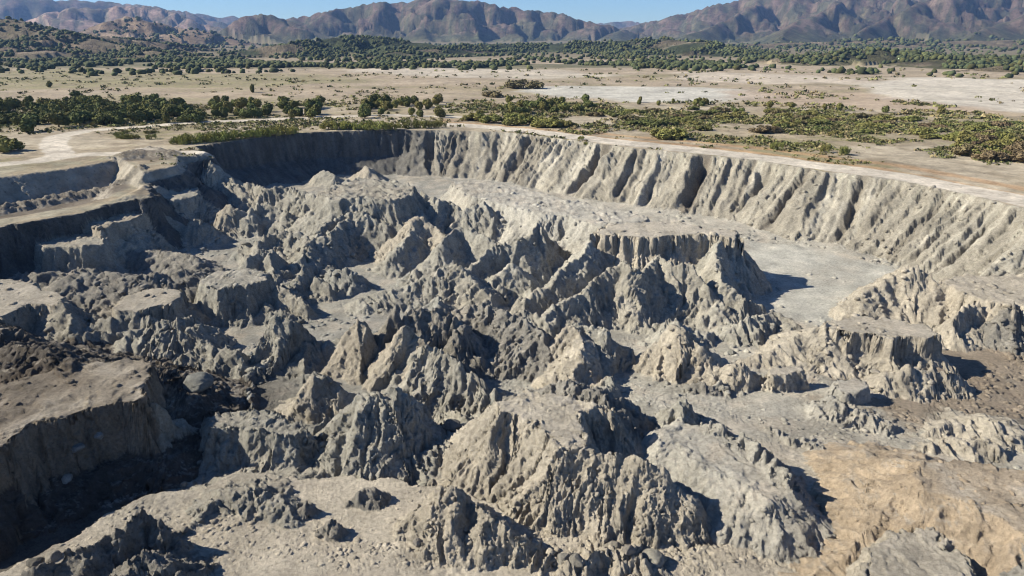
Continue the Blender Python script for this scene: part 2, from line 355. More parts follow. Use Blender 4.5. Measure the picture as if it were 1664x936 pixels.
# --- right side
mesa('flat_topped_butte', MES, 'tan flat-topped butte with a cracked pale top and shadowed notches', [(1336, 528), (1346, 519), (1383, 513), (1441, 513), (1492, 526), (1523, 541), (1508, 549), (1478, 547), (1456, 551), (1420, 544), (1388, 542), (1356, 534)], -8.0, s1=5, h1=3.0, s2=.9, A=.8, f=.32, jag=.15, R=2.6, tint='t')
ridge('clay_peak', CPK, 'pointed knob at the left end of the tan flat-topped butte', [(1330, 532, -8.4), (1343, 521, -7.2), (1352, 530, -8)], s1=1.6, tint='t')
ridge('clay_ridge', CRG, 'yellow-tan ramp sloping left from the tan butte', [(1330, 532, -8.4), (1285, 556, -10.2), (1230, 580, -12)], s1=.8, s2=.6, sm=.6, tint='t')
ridge('clay_peak', CPK, 'craggy peak with dark holes at the end of the light valley floor', [(1400, 482, -10.6), (1440, 452, -8), (1478, 432, -6), (1500, 440, -6.6), (1516, 455, -7.8)], s1=1.2, h1=3, s2=.8, jag=.7, tint='t')
mesa('flat_topped_butte', MES, 'wide tan plateau with a crumbling dark end at the right picture edge', [(1528, 458), (1575, 448), (1664, 446), (1900, 450), (1900, 520), (1670, 500), (1655, 494), (1640, 500), (1604, 488), (1560, 476)], -8.2, s1=2.2, h1=3.5, s2=.9, A=.55, f=.35, jag=.5, tint='t')
ridge('clay_crag', CRAG, 'dark crag of blocks at the left foot of the right-edge plateau', [(1546, 520, -10), (1566, 508, -9.2), (1592, 494, -8.6)], s1=2.4, h1=3, jag=1.0, tint='t')
ridge('clay_crag', CRAG, 'dark jagged crag standing by the right picture edge', [(1632, 505, -8.6), (1650, 492, -8), (1664, 500, -8.6)], s1=2.4, h1=3, jag=1.1, tint='d')
ridge('clay_ridge', CRG, 'low fluted ridge in front of the tan flat-topped butte', [(1428, 610, -10.8), (1474, 596, -9.8), (1510, 602, -10.4), (1560, 610, -11.2)], s1=1.6, h1=1.5, s2=.7, f=.9, tint='t')
mesa('clay_block', 'clay block', 'smooth pale block tilted beside the low fluted ridge', [(1356, 618), (1378, 612), (1402, 616), (1406, 626), (1390, 640), (1366, 634)], -10.2, s1=2.6, h1=2, s2=.8, jag=.1, tint='w')
ridge('clay_mound', MND, 'low gravelly rise between the pale slab ridge and the orange hill', [(1310, 668, -11.2), (1356, 652, -10.2), (1384, 668, -10.6), (1440, 694, -11.2)], s1=.7, s2=.4, jag=.8, tint='w')
ridge('clay_mound', MND, 'low grey swell left of the orange hill', [(1240, 700, -11.4), (1300, 720, -10.8), (1370, 740, -11), (1420, 780, -11.4)], s1=.6, s2=.35, jag=.9, tint='w')
ridge('clay_crag', CRAG, 'spiky dark-sided crag above the orange hill', [(1520, 700, -11.0), (1580, 682, -10.4), (1604, 684, -10.0), (1640, 690, -10.4)], s1=.7, h1=1.5, s2=.4, A=.12, sm=.7, jag=.6, tint='t')
ridge('clay_crag', CRAG, 'second low crag with dark blocks left of the spiky one', [(1500, 728, -11), (1556, 714, -10.6), (1610, 724, -10.9)], s1=.8, h1=1.2, s2=.4, A=.12, sm=.7, jag=.6, tint='t')
# --- foreground
ridge('clay_peak', CPK, 'tall grey cone with ragged double tip, lower left of centre', [(575, 668, -6.8), (590, 638, -4.4), (612, 642, -4.8), (638, 630, -4.4), (662, 645, -5.6), (690, 676, -8)], s1=1.4, h1=3.5, s2=.95, A=.35, f=.7, jag=.8, tint='g')
mesa('clay_massif', MES, 'largest foreground massif with a pale tilted top and deeply fluted front', [(800, 650), (850, 636), (905, 634), (960, 650), (990, 662), (930, 672), (938, 700), (944, 726), (905, 722), (880, 694), (845, 676), (812, 672)], -4.2, s1=1.7, h1=3.0, s2=.95, A=.4, f=.5, jag=.5, R=3, tint='t')
ridge('clay_ridge', CRG, 'fluted rounded buttresses forming the right half of the largest foreground massif', [(940, 728, -4.4), (978, 740, -4.6), (1020, 745, -4.4), (1066, 758, -4.8), (1092, 776, -5.6), (1110, 800, -7)], s1=1.6, h1=5, s2=1.0, A=.4, f=.4, R=3, tint='t')
ridge('clay_ridge', CRG, 'dark rubbly back slope of the largest foreground massif', [(900, 622, -5.6), (945, 628, -4.9), (990, 645, -4.9), (1000, 690, -6.8), (1010, 720, -8)], s1=1.2, h1=2, s2=.9, jag=.8, tint='d')
ridge('clay_peak', CPK, 'brown cone with a smooth shaded face at the bottom centre', [(668, 830, -8.2), (700, 806, -6.6), (722, 794, -5.8), (742, 798, -6), (765, 815, -7.4)], s1=1.7, h1=4, s2=1.0, A=.25, tint='t')
ridge('clay_ridge', CRG, 'low brown ridge trailing right from the brown cone at the bottom', [(765, 818, -7.6), (788, 836, -7.4), (812, 850, -7.8), (845, 876, -8.6), (880, 896, -9.6), (920, 915, -11)], s1=1.8, h1=3, s2=1.0, jag=.7, tint='t')
mesa('clay_slab', LDG, 'long pale slab ridge with black crags along its right edge', [(1060, 700), (1104, 684), (1146, 698), (1200, 716), (1236, 742), (1270, 782), (1296, 806), (1268, 816), (1210, 790), (1140, 756), (1080, 730)], -7.4, s1=.8, h1=5, s2=.6, A=.2, jag=.5, tint='w', sm=.55)
ridge('clay_crag', CRAG, 'dark crags lining the right edge of the pale slab ridge', [(1150, 696, -7.1), (1208, 718, -6.7), (1244, 746, -6.9), (1282, 786, -7.0), (1304, 806, -7.7)], s1=1.6, h1=2, s2=1.0, jag=1.1, tint='w')
ridge('clay_mound', MND, 'grey lump at the upper end of the pale slab ridge', [(1085, 664, -7), (1108, 652, -6), (1135, 668, -7.2)], s1=1.4, jag=.8, tint='g')
mesa('orange_hill', 'orange hill', 'orange-tan hill with a long gentle top in the lower right corner', [(1500, 752), (1560, 752), (1650, 770), (1800, 800), (1800, 920), (1680, 880), (1590, 830), (1520, 800), (1490, 775)], -5.0, s1=.85, h1=5, s2=.65, A=.2, f=.3, jag=.35, tint='o', sm=.45)
ridge('orange_ridge', CRG, 'orange spur running down left from the orange hill top', [(1500, 752, -4.9), (1464, 792, -6.2), (1420, 850, -7.8), (1350, 905, -9.2), (1310, 940, -9.8)], s1=.7, h1=2, s2=.5, jag=.3, tint='o', sm=.4)
mesa('clay_block', 'clay block', 'pale block with dark notched edges at the bottom right', [(1412, 890), (1450, 870), (1528, 858), (1546, 886), (1574, 902), (1590, 940), (1560, 980), (1400, 960)], -6.8, s1=2.2, h1=2.5, s2=.9, A=.55, f=.5, jag=.35, tint='t')
mesa('dark_slope', 'dark slope', 'brown shaded slope below the orange hill at the right edge', [(1655, 810), (1720, 790), (1900, 860), (1900, 990), (1710, 960), (1670, 880)], -5.6, s1=1.1, h1=4, s2=.7, A=.6, jag=.6, tint='d')
ridge('clay_ridge', CRG, 'jagged low wall of dark clay at the bottom left', [(60, 925, -8.8), (120, 893, -7.8), (152, 880, -7.6), (202, 862, -7.2), (236, 838, -6.6), (250, 850, -7.4), (269, 853, -7.6), (288, 872, -9)], s1=2.4, h1=2.5, s2=.9, jag=.8, tint='d')
ridge('clay_mound', MND, 'rubble heap in front of the jagged low wall at the bottom left', [(195, 930, -8.6), (240, 905, -8.2), (280, 905, -8.6), (300, 935, -9.4)], s1=1.0, jag=.9, tint='d')
ridge('clay_crag', CRAG, 'small pyramid-shaped crag on the pale foreground flat', [(503, 815, -9.0), (518, 824, -9.9)], s1=1.7, h1=2, jag=.15, tint='d')
ridge('clay_crag', CRAG, 'black toothed crag right of the pyramid-shaped one', [(532, 862, -9.6), (543, 849, -8.7), (556, 862, -9.6)], s1=1.9, h1=2, jag=.5, tint='d')
ridge('clay_crag', CRAG, 'low dark rock rib behind the pyramid-shaped crag', [(560, 812, -9.8), (590, 800, -9.2), (606, 790, -8.9)], s1=2.0, h1=1, tint='d')
ridge('clay_mound', MND, 'low rubble swell crossing the pale foreground flat', [(320, 840, -10.2), (360, 808, -9.5), (420, 800, -9.4), (470, 830, -9.9)], s1=.5, s2=.3, jag=.6, tint='g')
ridge('clay_mound', MND, 'crumbly lumps spread between the ragged cone and the foreground massif', [(640, 760, -11), (700, 740, -10.4), (750, 722, -10), (770, 700, -10.2)], s1=.7, s2=.4, jag=1.2, tint='g')
ridge('clay_mound', MND, 'field of broken clods at the foot of the foreground massif', [(860, 915, -10.4), (950, 920, -9.8), (1010, 905, -9.6), (1050, 935, -10)], s1=.8, s2=.4, jag=1.1, tint='t')

# main filler mounds so that the floor between the peaks is never flat
_fr = random.Random(5)
FILL = []
for _ in range(85):
    px = _fr.uniform(380, 1260); py = _fr.uniform(350, 760)
    if px > 1180 and py < 560: continue
    if 350 < px < 560 and 525 < py < 585: continue
    z = _fr.uniform(-12.6, -10.2)
    x, y, _z = at(px, py, z)
    a = _fr.uniform(0, math.pi); L = _fr.uniform(.5, 4)
    FILL.append(dict(k='r', name='', pts=[(x - L * math.cos(a), y - L * math.sin(a), z - .6), (x, y, z), (x + L * math.cos(a), y + L * math.sin(a), z - .8)],
                     s1=_fr.uniform(.9, 1.9), h1=1.5, s2=.7, A=.35, f=.6, jag=.9, R=1.6, tint=_fr.choice('ggdt')))
for _ in range(50):
    px = _fr.uniform(20, 480); py = _fr.uniform(395, 640)
    z = _fr.uniform(-12.4, -10.4)
    x, y, _z = at(px, py, z)
    if 340 < px < 560 and 520 < py < 590: continue
    a = _fr.uniform(0, math.pi); L = _fr.uniform(.5, 3)
    FILL.append(dict(k='r', name='', pts=[(x - L * math.cos(a), y - L * math.sin(a), z - .6), (x, y, z), (x + L * math.cos(a), y + L * math.sin(a), z - .8)],
                     s1=_fr.uniform(.8, 1.7), h1=1.5, s2=.7, A=.35, f=.6, jag=.9, R=1.6, tint=_fr.choice('ggd')))

# pit rim: pixel x, y, height, steepness s1 over depth h1, then s2
RIM = [(-260, 425, -3, 4, 8, 1), (0, 368, -3, 4, 8, 1), (60, 358, -3, 4, 7, 1), (130, 346, -3, 4, 6, 1), (182, 330, -2.8, 3, 5, 1), (241, 321, -2.5, 2.5, 6, 1),
       (244, 306, -2.5, 2, 5, .9), (238, 299, -2.5, 2, 5, .9), (270, 291, -2.3, 1.5, 4, .9), (303, 281, -2, 1.5, 4, .9), (302, 267, -1.8, 2, 5, .8), (350, 257, -1.5, 2, 6, .8), (341, 250, -1, 3, 7, .7),
       (312, 238, 0, 4, 8, .55), (380, 229, 0, 4, 8.5, .5), (430, 222, 0, 4, 8.5, .5), (500, 214.5, 0, 4, 9, .5), (560, 212.5, 0, 4, 9, .55), (650, 210.5, 0, 3.5, 9, .6), (685, 212, 0, 2.0, 6, .8), (725, 211.5, 0, 1.4, 5, .8),
       (830, 215.5, 0, 1.3, 5, .8), (900, 223, 0, 1.4, 5, .85), (1000, 237, 0, 1.5, 4, .85), (1130, 250, 0, 1.4, 4, .85), (1250, 262, 0, 1.3, 4, .8), (1340, 278, 0, 1.2, 4, .8), (1450, 291, 0, 1.2, 4, .8),
       (1560, 313, 0, 1.1, 4, .8), (1664, 337, 0, 1.0, 4, .8), (1900, 388, 0, 1.0, 4, .8)]
RIMW = [at(p[0], p[1], p[2]) + tuple(p[3:]) for p in RIM] + [(165, 60, 0, 1.2, 4, .8), (140, -40, 0, 1.2, 4, .8), (60, -100, 0, 1.2, 4, .8),
       (-70, -100, 0, 1.2, 4, .8), (-120, -30, -1, 2, 4, .8), (-122, 50, -3, 3, 6, 1)]
CUT = [at(*p, 0) for p in [(-300, 345), (0, 288), (60, 281), (110, 275), (150, 268), (190, 259), (203, 262), (222, 272), (238, 281), (262, 286), (300, 300), (300, 420), (-300, 560)]]
SLAB = [at(*p, -10.2) for p in [(60, 905), (140, 850), (215, 811), (252, 795), (333, 785), (372, 768), (431, 762), (520, 775), (640, 775), (760, 800), (860, 850), (960, 880), (1120, 890), (1250, 850), (1420, 830),
                                (1900, 800), (2000, 1200), (800, 1500), (-400, 1200), (-80, 960)]]

ZF = -14.0


GULLY = [at(px, py, 0)[:2] + (dp, wd) for px, py, dp, wd in [(700, 212, 3, 2.5), (760, 213, 2.2, 1.6), (812, 215, 2, 1.4), (868, 219, 5, 2.2), (905, 224, 2, 1.5), (985, 235, 6, 3.0), (1040, 241, 2.4, 1.3), (1085, 246, 2.0, 1.3), (1150, 252, 5.5, 2.4), (1192, 256, 2, 1.0), (1228, 260, 2.6, 1.1), (1262, 264, 2.2, 1.0), (1318, 274, 3.6, 1.5), (1350, 280, 2, .9), (1408, 285, 4.2, 1.6), (1452, 291, 2.4, .9), (1480, 296, 2.6, 1.2), (1545, 309, 2.6, 1.4), (1590, 320, 2.4, 1.2), (1640, 331, 3, 1.3)]]


def seg_near(x, y, pts, closed):
    """nearest point on a polyline: distance, segment index, parameter, foot point"""
    bd = np.full(x.shape, 1e9, np.float32); bi = np.zeros(x.shape, np.int32)
    bt = np.zeros(x.shape, np.float32); bx = np.zeros(x.shape, np.float32); by = np.zeros(x.shape, np.float32)
    n = len(pts)
    for i in range(n if closed else max(n - 1, 1)):
        a = pts[i]; b = pts[(i + 1) % n]
        ex, ey = b[0] - a[0], b[1] - a[1]
        L = ex * ex + ey * ey
        t = np.clip(((x - a[0]) * ex + (y - a[1]) * ey) / L, 0, 1) if L > 1e-9 else np.zeros_like(x)
        cx = a[0] + t * ex; cy = a[1] + t * ey
        d = (x - cx) ** 2 + (y - cy) ** 2
        m = d < bd
        bd[m] = d[m]; bi[m] = i; bt[m] = t[m]; bx[m] = cx[m]; by[m] = cy[m]
    return np.sqrt(bd), bi, bt, bx, by


def inside(x, y, pts):
    c = np.zeros(x.shape, bool); n = len(pts); j = n - 1
    for i in range(n):
        xi, yi = pts[i][0], pts[i][1]; xj, yj = pts[j][0], pts[j][1]
        if yi != yj:
            c ^= ((yi > y) != (yj > y)) & (x < (xj - xi) * (y - yi) / (yj - yi) + xi)
        j = i
    return c


def interp(pts, bi, bt, k, closed):
    v = np.array([p[k] for p in pts], np.float32); n = len(v)
    return v[bi] * (1 - bt) + v[(bi + 1) % n] * bt


def prof(d, s1, h1, s2):
    """drop below the crest after going d metres out"""
    d1 = h1 / s1
    return np.where(d < d1, d * s1, h1 + (d - d1) * s2)


SPOIL = [([at(-120, 352, -4), at(0, 334, -4), at(60, 324, -4), at(130, 311, -4), at(196, 300, -3.6), at(222, 294, -3)], 1.7, 3.4, "low ridge of dark spoil running along the trench, left"),
         ([at(205, 256, 0), at(240, 247, 0), at(272, 252, 0)], 1.5, 5.5, "dark brown spoil heap beside the ledge at the pit's left end")]


def plateau(x, y):
    """height of the land outside the pit"""
    z = 0.25 * n2(x * .03, y * .03, 3) + 0.08 * n2(x * .15, y * .15, 4)
    m = (x < 10) & (x > -260) & (y > 40) & (y < 240)
    if m.any():
        xs, ys = x[m], y[m]
        d, bi, bt, bx, by = seg_near(xs, ys, CUT, True)
        ins = inside(xs, ys, CUT)
        wob = 1 + .35 * n2(bx * .25, by * .25, 8)
        dep = np.where(ins, np.minimum(d * 1.1 * wob, 5.4), 0)
        ramp = ss(at(255, 285)[0], at(170, 290)[0], xs)         # cut is shallow at its right end
        dep = dep * (.35 + .65 * ramp) * ins
        # the floor of the cut climbs back to the ledge near the pit rim
        rd, ri, rt, rx, ry = seg_near(xs, ys, RIMW, True)
        back = 3.0 + (dep - 3.0) * ss(7, 13, rd)
        dep = np.where(dep > 3.0, back, dep)
        z[m] -= dep
        for P_, ht, hw, _l in SPOIL:
            d2, *_q = seg_near(xs, ys, P_, False)
            z[m] += ht * np.clip(1 - d2 / (hw * (1 + .35 * n2(xs * .3, ys * .3, 18))), 0, 1) ** .8 * (1 + .4 * n2(xs * .6, ys * .6, 19))
    return z


def evaluate(x, y, detail=True):
    """macro terrain height, feature label and rim distance at world x, y"""
    x = x.astype(np.float32); y = y.astype(np.float32)
    r = np.hypot(x, y)
    # domain warp keeps the outlines irregular
    wx = x + 1.0 * n2(x * .13, y * .13, 20) + .62 * n2(x * .45, y * .45, 21) + (.18 * n2(x * 1.3, y * 1.3, 22) if detail else 0)
    wy = y + 1.0 * n2(x * .13, y * .13, 23) + .62 * n2(x * .45, y * .45, 24) + (.18 * n2(x * 1.3, y * 1.3, 25) if detail else 0)
    right = ss(-5, 25, x)
    h = ZF + 1.5 * ss(-12, -20, x) * ss(95, 85, y) + 3.4 * ss(112, 66, r) * right + .5 * n2(x * .06, y * .06, 5) + .25 * n2(x * .2, y * .2, 6)
    lab = np.full(x.shape, -1, np.int32)
    # foreground slab
    m = r < 100
    if m.any():
        xs, ys = wx[m], wy[m]
        d, bi, bt, bx, by = seg_near(xs, ys, SLAB, True)
        ins = inside(xs, ys, SLAB)
        hs = np.where(ins, -10.4 + .25 * n2(xs * .12, ys * .12, 9), -10.4 - prof(d, 3.5, 3, .9))
        hh = h[m]; ll = lab[m]; g = hs > hh
        hh[g] = hs[g]; h[m] = hh
    for i, F in enumerate(FE + FILL):
        P = F['pts']; zt = max(p[2] for p in P)
        reach = (F['h1'] / F['s1'] * 1.35 + max(zt - ZF - F['h1'], 0) / F['s2']) * 1.35 + 2.5
        xa = min(p[0] for p in P) - reach; xb = max(p[0] for p in P) + reach
        ya = min(p[1] for p in P) - reach; yb = max(p[1] for p in P) + reach
        idx = np.nonzero((wx > xa) & (wx < xb) & (wy > ya) & (wy < yb))[0]
        if not len(idx): continue
        xs, ys = wx[idx], wy[idx]
        closed = F['k'] == 'm'
        d, bi, bt, bx, by = seg_near(xs, ys, P, closed)
        dd = np.maximum(d, .05)
        qx = bx + (xs - bx) / dd * F['R']; qy = by + (ys - by) / dd * F['R']
        f = F['f']
        n = .75 * n2(qx * f, qy * f, i) + .5 * n2(qx * f * 2.3, qy * f * 2.3, i + 7)
        if detail: n = n + .35 * n2(qx * f * 5, qy * f * 5, i + 9) + .22 * n2(qx * f * 10, qy * f * 10, i + 13)
        kd = F['A'] * (2 * np.abs(n) - .55) * np.minimum(d, 3.0) * .55 * ss(0, 1.0, d)
        s1_ = F['s1'] * (.74 if F['k'] == 'r' else 1)
        jg = F['jag'] * .75 * (fbm2(bx * .5 + xs * .5, by * .5 + ys * .5, .6, 4 if detail else 1, i, .5, 1) - .3)
        if closed:
            ins = inside(xs, ys, P)
            lump = F['jag'] * .8 * np.abs(fbm2(xs, ys, .4, 3, i + 2))
            # small notches bite into the edge
            de = np.where(ins, -d, d) + .9 * F['A'] * n * 1.6
            hs = F['z'] + lump * .9 + .12 * n2(xs * .35, ys * .35, i) - prof(np.maximum(np.maximum(de, 0) + np.where(de > 0, kd, 0), 0), s1_, F['h1'], F['s2']) + np.where(ins, 0, jg * .4)
        else:
            cz = interp(P, bi, bt, 2, False) if len(P) > 1 else np.full(xs.shape, P[0][2], np.float32)
            # a blunt crest rather than a knife edge
            de = np.maximum(d + kd - .04, 0)
            hs = cz + jg - prof(de, s1_, F['h1'], F['s2'])
        hh = h[idx]
        g = hs > hh
        ii = idx[g]
        h[ii] = hs[g]
        if i < len(FE): lab[ii] = i
    # pit wall and the land outside
    m = (r < 330)
    xs, ys = wx[m], wy[m]
    d, bi, bt, bx, by = seg_near(xs, ys, RIMW, True)
    ins = inside(xs, ys, RIMW)
    rz = interp(RIMW, bi, bt, 2, True); s1 = interp(RIMW, bi, bt, 3, True); h1 = interp(RIMW, bi, bt, 4, True); s2 = interp(RIMW, bi, bt, 5, True)
    # flutes that run down the wall; big buttresses and small rills
    big = np.abs(n2(bx * .075, by * .075, 41)) * 2 + .7 * np.abs(n2(bx * .19, by * .19, 42))
    fl = .5 * np.abs(n2(bx * .5 + d * .10 * n2(bx * .1, by * .1, 54), by * .5, 43)) + (.3 * np.abs(n2(bx * 1.2 + ys * .05, by * 1.2, 44)) if detail else 0)
    sunny = ss(-50, -25, bx)
    amp = (.25 + .75 * sunny) * (.55 + 1.1 * ss(-.5, .6, n2(bx * .045, by * .045, 53))) + .5 * ss(-55, -70, bx) * ss(190, 175, by)
    de = d - 3.6 * amp * (.45 - .75 * (big - .55) + .35 * (np.abs(n2(bx * .11, by * .11, 52)) * 2 - .5)) * ss(0, 6, d) * (.35 + 1.5 * np.abs(n2(bx * .03, by * .03, 46))) + 2.6 * amp * (fl - .3) * ss(0, 2.5, d) + .9 * np.abs(n2(bx * .4, by * .4, 45)) + .6 * np.abs(n2(bx * 1.1, by * 1.1, 49)) - .8 - 1.2 * n2(xs * .16, ys * .16, 47) * ss(1, 6, d)
    gu = 0
    for gx, gy, dp, wd in GULLY:                     # named gullies cut into the sunny wall
        q = np.hypot(bx - gx + .5 * n2(xs * .3, ys * .3, 48), by - gy) / wd
        gu = np.maximum(gu, dp * np.clip(1 - q, 0, 1) ** .8)
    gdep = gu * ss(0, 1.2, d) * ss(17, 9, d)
    pit = rz - prof(np.maximum(de, 0), s1, h1, s2) - gdep
    zo = plateau(x[m], y[m])
    hh = h[m]; ll = lab[m]
    g = ins & (pit > hh)
    hh[g] = pit[g]; ll[g] = -2
    edge = ss(0, 2.5, d)
    o = ~ins
    hh[o] = (zo * edge + np.minimum(zo, rz) * (1 - edge))[o]; ll[o] = -3
    # low berms along the road edge of the rim
    h[m] = hh; lab[m] = ll
    far = ~m
    if far.any():
        h[far] = plateau(x[far], y[far]); lab[far] = -3
    rim_d = np.full(x.shape, 500, np.float32); rim_d[m] = np.where(ins, -d, d)
    return h, lab, rim_d


def soil(x, y, z, lab, nz, rim_d):
    """soil colour of the pit ground, with some shade painted in"""
    n = len(x)
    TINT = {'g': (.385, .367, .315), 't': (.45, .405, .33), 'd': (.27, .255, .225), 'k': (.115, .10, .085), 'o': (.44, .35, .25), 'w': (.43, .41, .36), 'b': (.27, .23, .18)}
    c = np.empty((n, 3), np.float32)
    a = n2(x * .05, y * .05, 60); b = fbm2(x, y, .22, 3, 61)
    right = ss(5, 30, x)
    base = np.array((.34, .335, .30)) * (1 - right[:, None]) + np.array((.42, .40, .345)) * right[:, None]
    near = ss(75, 60, np.hypot(x, y)) [:, None]
    base = base * (1 - near) + np.array((.56, .50, .405)) * near
    c[:] = base
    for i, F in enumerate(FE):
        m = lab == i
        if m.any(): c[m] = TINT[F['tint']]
    # flat tops and floors are dusted pale, steep faces show raw clay
    flat = ss(.86, .97, nz) * (lab >= -1)
    dust = np.array((.44, .395, .33), np.float32)
    fk = (flat * (.25 + .55 * ss(-.2, .6, b)))[:, None]
    c = c * (1 - fk) + dust * fk
    X = (poly_mask(x, y, [(1206, 388), (1300, 400), (1470, 440), (1420, 470), (1370, 498), (1330, 522), (1260, 520), (1225, 450)], 2.5, -14) * (lab == -1) * .8)[:, None]
    c = c * (1 - X) + np.array((.47, .46, .41), np.float32) * X
    # sandy warmth wanders over the clay
    wv = (ss(-.1, .7, a + .4 * b) * .25)[:, None] * (lab >= -1)[:, None]
    c = c * (1 - wv) + np.array((.30, .25, .185), np.float32) * wv
    # pit wall: pale grey with dark and creamy streaks running down
    m = lab == -2
    if m.any():
        X, Y, Z = x[m], y[m], z[m]
        d, bi, bt, bx, by = seg_near(X, Y, RIMW, True)
        s = n2(bx * .12, by * .12, 70) + .6 * n2(bx * .5, by * .5, 71)
        t = n2(bx * .9 + Z * .02, by * .9 + Z * .06, 72)
        st = ss(-.15, .55, s)[:, None]
        cc = np.array((.31, .285, .235)) * (1 - st) + np.array((.43, .40, .335)) * st
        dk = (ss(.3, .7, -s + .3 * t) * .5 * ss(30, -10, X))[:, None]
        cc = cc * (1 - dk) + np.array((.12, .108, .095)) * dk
        cr = (ss(.1, .6, t) * ss(-7, -1, Z) * .55)[:, None]
        cc = cc * (1 - cr) + np.array((.44, .42, .34)) * cr
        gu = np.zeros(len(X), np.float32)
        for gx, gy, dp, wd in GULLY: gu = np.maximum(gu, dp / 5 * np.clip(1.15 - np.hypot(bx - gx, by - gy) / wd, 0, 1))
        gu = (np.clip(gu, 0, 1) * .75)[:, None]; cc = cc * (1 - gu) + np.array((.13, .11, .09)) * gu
        shade = ss(-22, -40, bx)[:, None]                 # painted shade: colour of the back-left wall darkened
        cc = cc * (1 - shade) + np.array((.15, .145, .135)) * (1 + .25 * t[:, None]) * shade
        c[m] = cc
    # land outside
    m = lab == -3
    if m.any():
        pc = plain_col(x[m], y[m]); k = (ss(.965, .90, nz[m]) * .8)[:, None]
        c[m] = pc * (1 - k) + np.array((.27, .245, .205)) * k
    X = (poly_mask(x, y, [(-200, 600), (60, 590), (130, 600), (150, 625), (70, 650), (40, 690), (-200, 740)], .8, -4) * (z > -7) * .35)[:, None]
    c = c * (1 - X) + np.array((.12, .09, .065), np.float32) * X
    # brown earth, far right of the pit
    X = ss(.3, .8, .35 * b + ss(34, 52, x) * ss(112, 98, y) * ss(62, 78, y) * 1.0)[:, None] * (lab == -1)[:, None]
    c = c * (1 - X * .7) + np.array((.22, .165, .115), np.float32) * X * .7
    # blackish floor colour, left foreground trench
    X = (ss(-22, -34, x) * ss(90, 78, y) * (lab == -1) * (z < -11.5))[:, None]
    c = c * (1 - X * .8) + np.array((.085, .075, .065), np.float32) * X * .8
    c *= (1 - .16 * ss(5, -35, x) * (lab > -3))[:, None]          # shade painted into the clay colour toward the left of the pit
    g = 1 + .16 * b[:, None]
    return np.clip(c * g, .02, .7)


def poly_mask(x, y, pix, soft, z=0.0):
    P = [at(p[0], p[1], z) for p in pix]
    d, *_ = seg_near(x, y, P, True)
    s = np.where(inside(x, y, P), d, -d)
    rr = np.hypot(x, y)
    s = s + soft * 1.2 * n2(x / (soft * 3), y / (soft * 3), 81)
    return ss(-soft, soft, s)


ROAD_MAIN = [(120, 212, 2.5), (200, 206, 3.5), (300, 199, 3), (420, 192, 3), (520, 190, 3)]
ROADS = [([(1900, 378), (1664, 327), (1560, 305.5), (1450, 285), (1340, 271), (1250, 257), (1130, 244.5), (1000, 231), (900, 217), (820, 209), (740, 203)], 4.9),
         ([(-40, 272), (60, 262), (100, 252), (85, 236), (95, 222), (140, 212), (200, 207), (300, 201), (400, 196), (520, 190), (640, 187), (740, 190)], 3.6),
         ([(60, 262), (140, 250), (240, 250), (330, 247)], 3.2)]


def road_mask(x, y):
    o = np.zeros(x.shape, np.float32)
    for P, wd in ROADS:
        W = [at(p[0], p[1], 0) for p in P]
        m = (x > min(p[0] for p in W) - 12) & (x < max(p[0] for p in W) + 12) & (y > min(p[1] for p in W) - 12) & (y < max(p[1] for p in W) + 12)
        if not m.any(): continue
        d, *_ = seg_near(x[m], y[m], W, False)
        d = d + .7 * n2(x[m] * .2, y[m] * .2, 30)
        o[m] = np.maximum(o[m], ss(wd + .8, wd - .4, d))
    return o


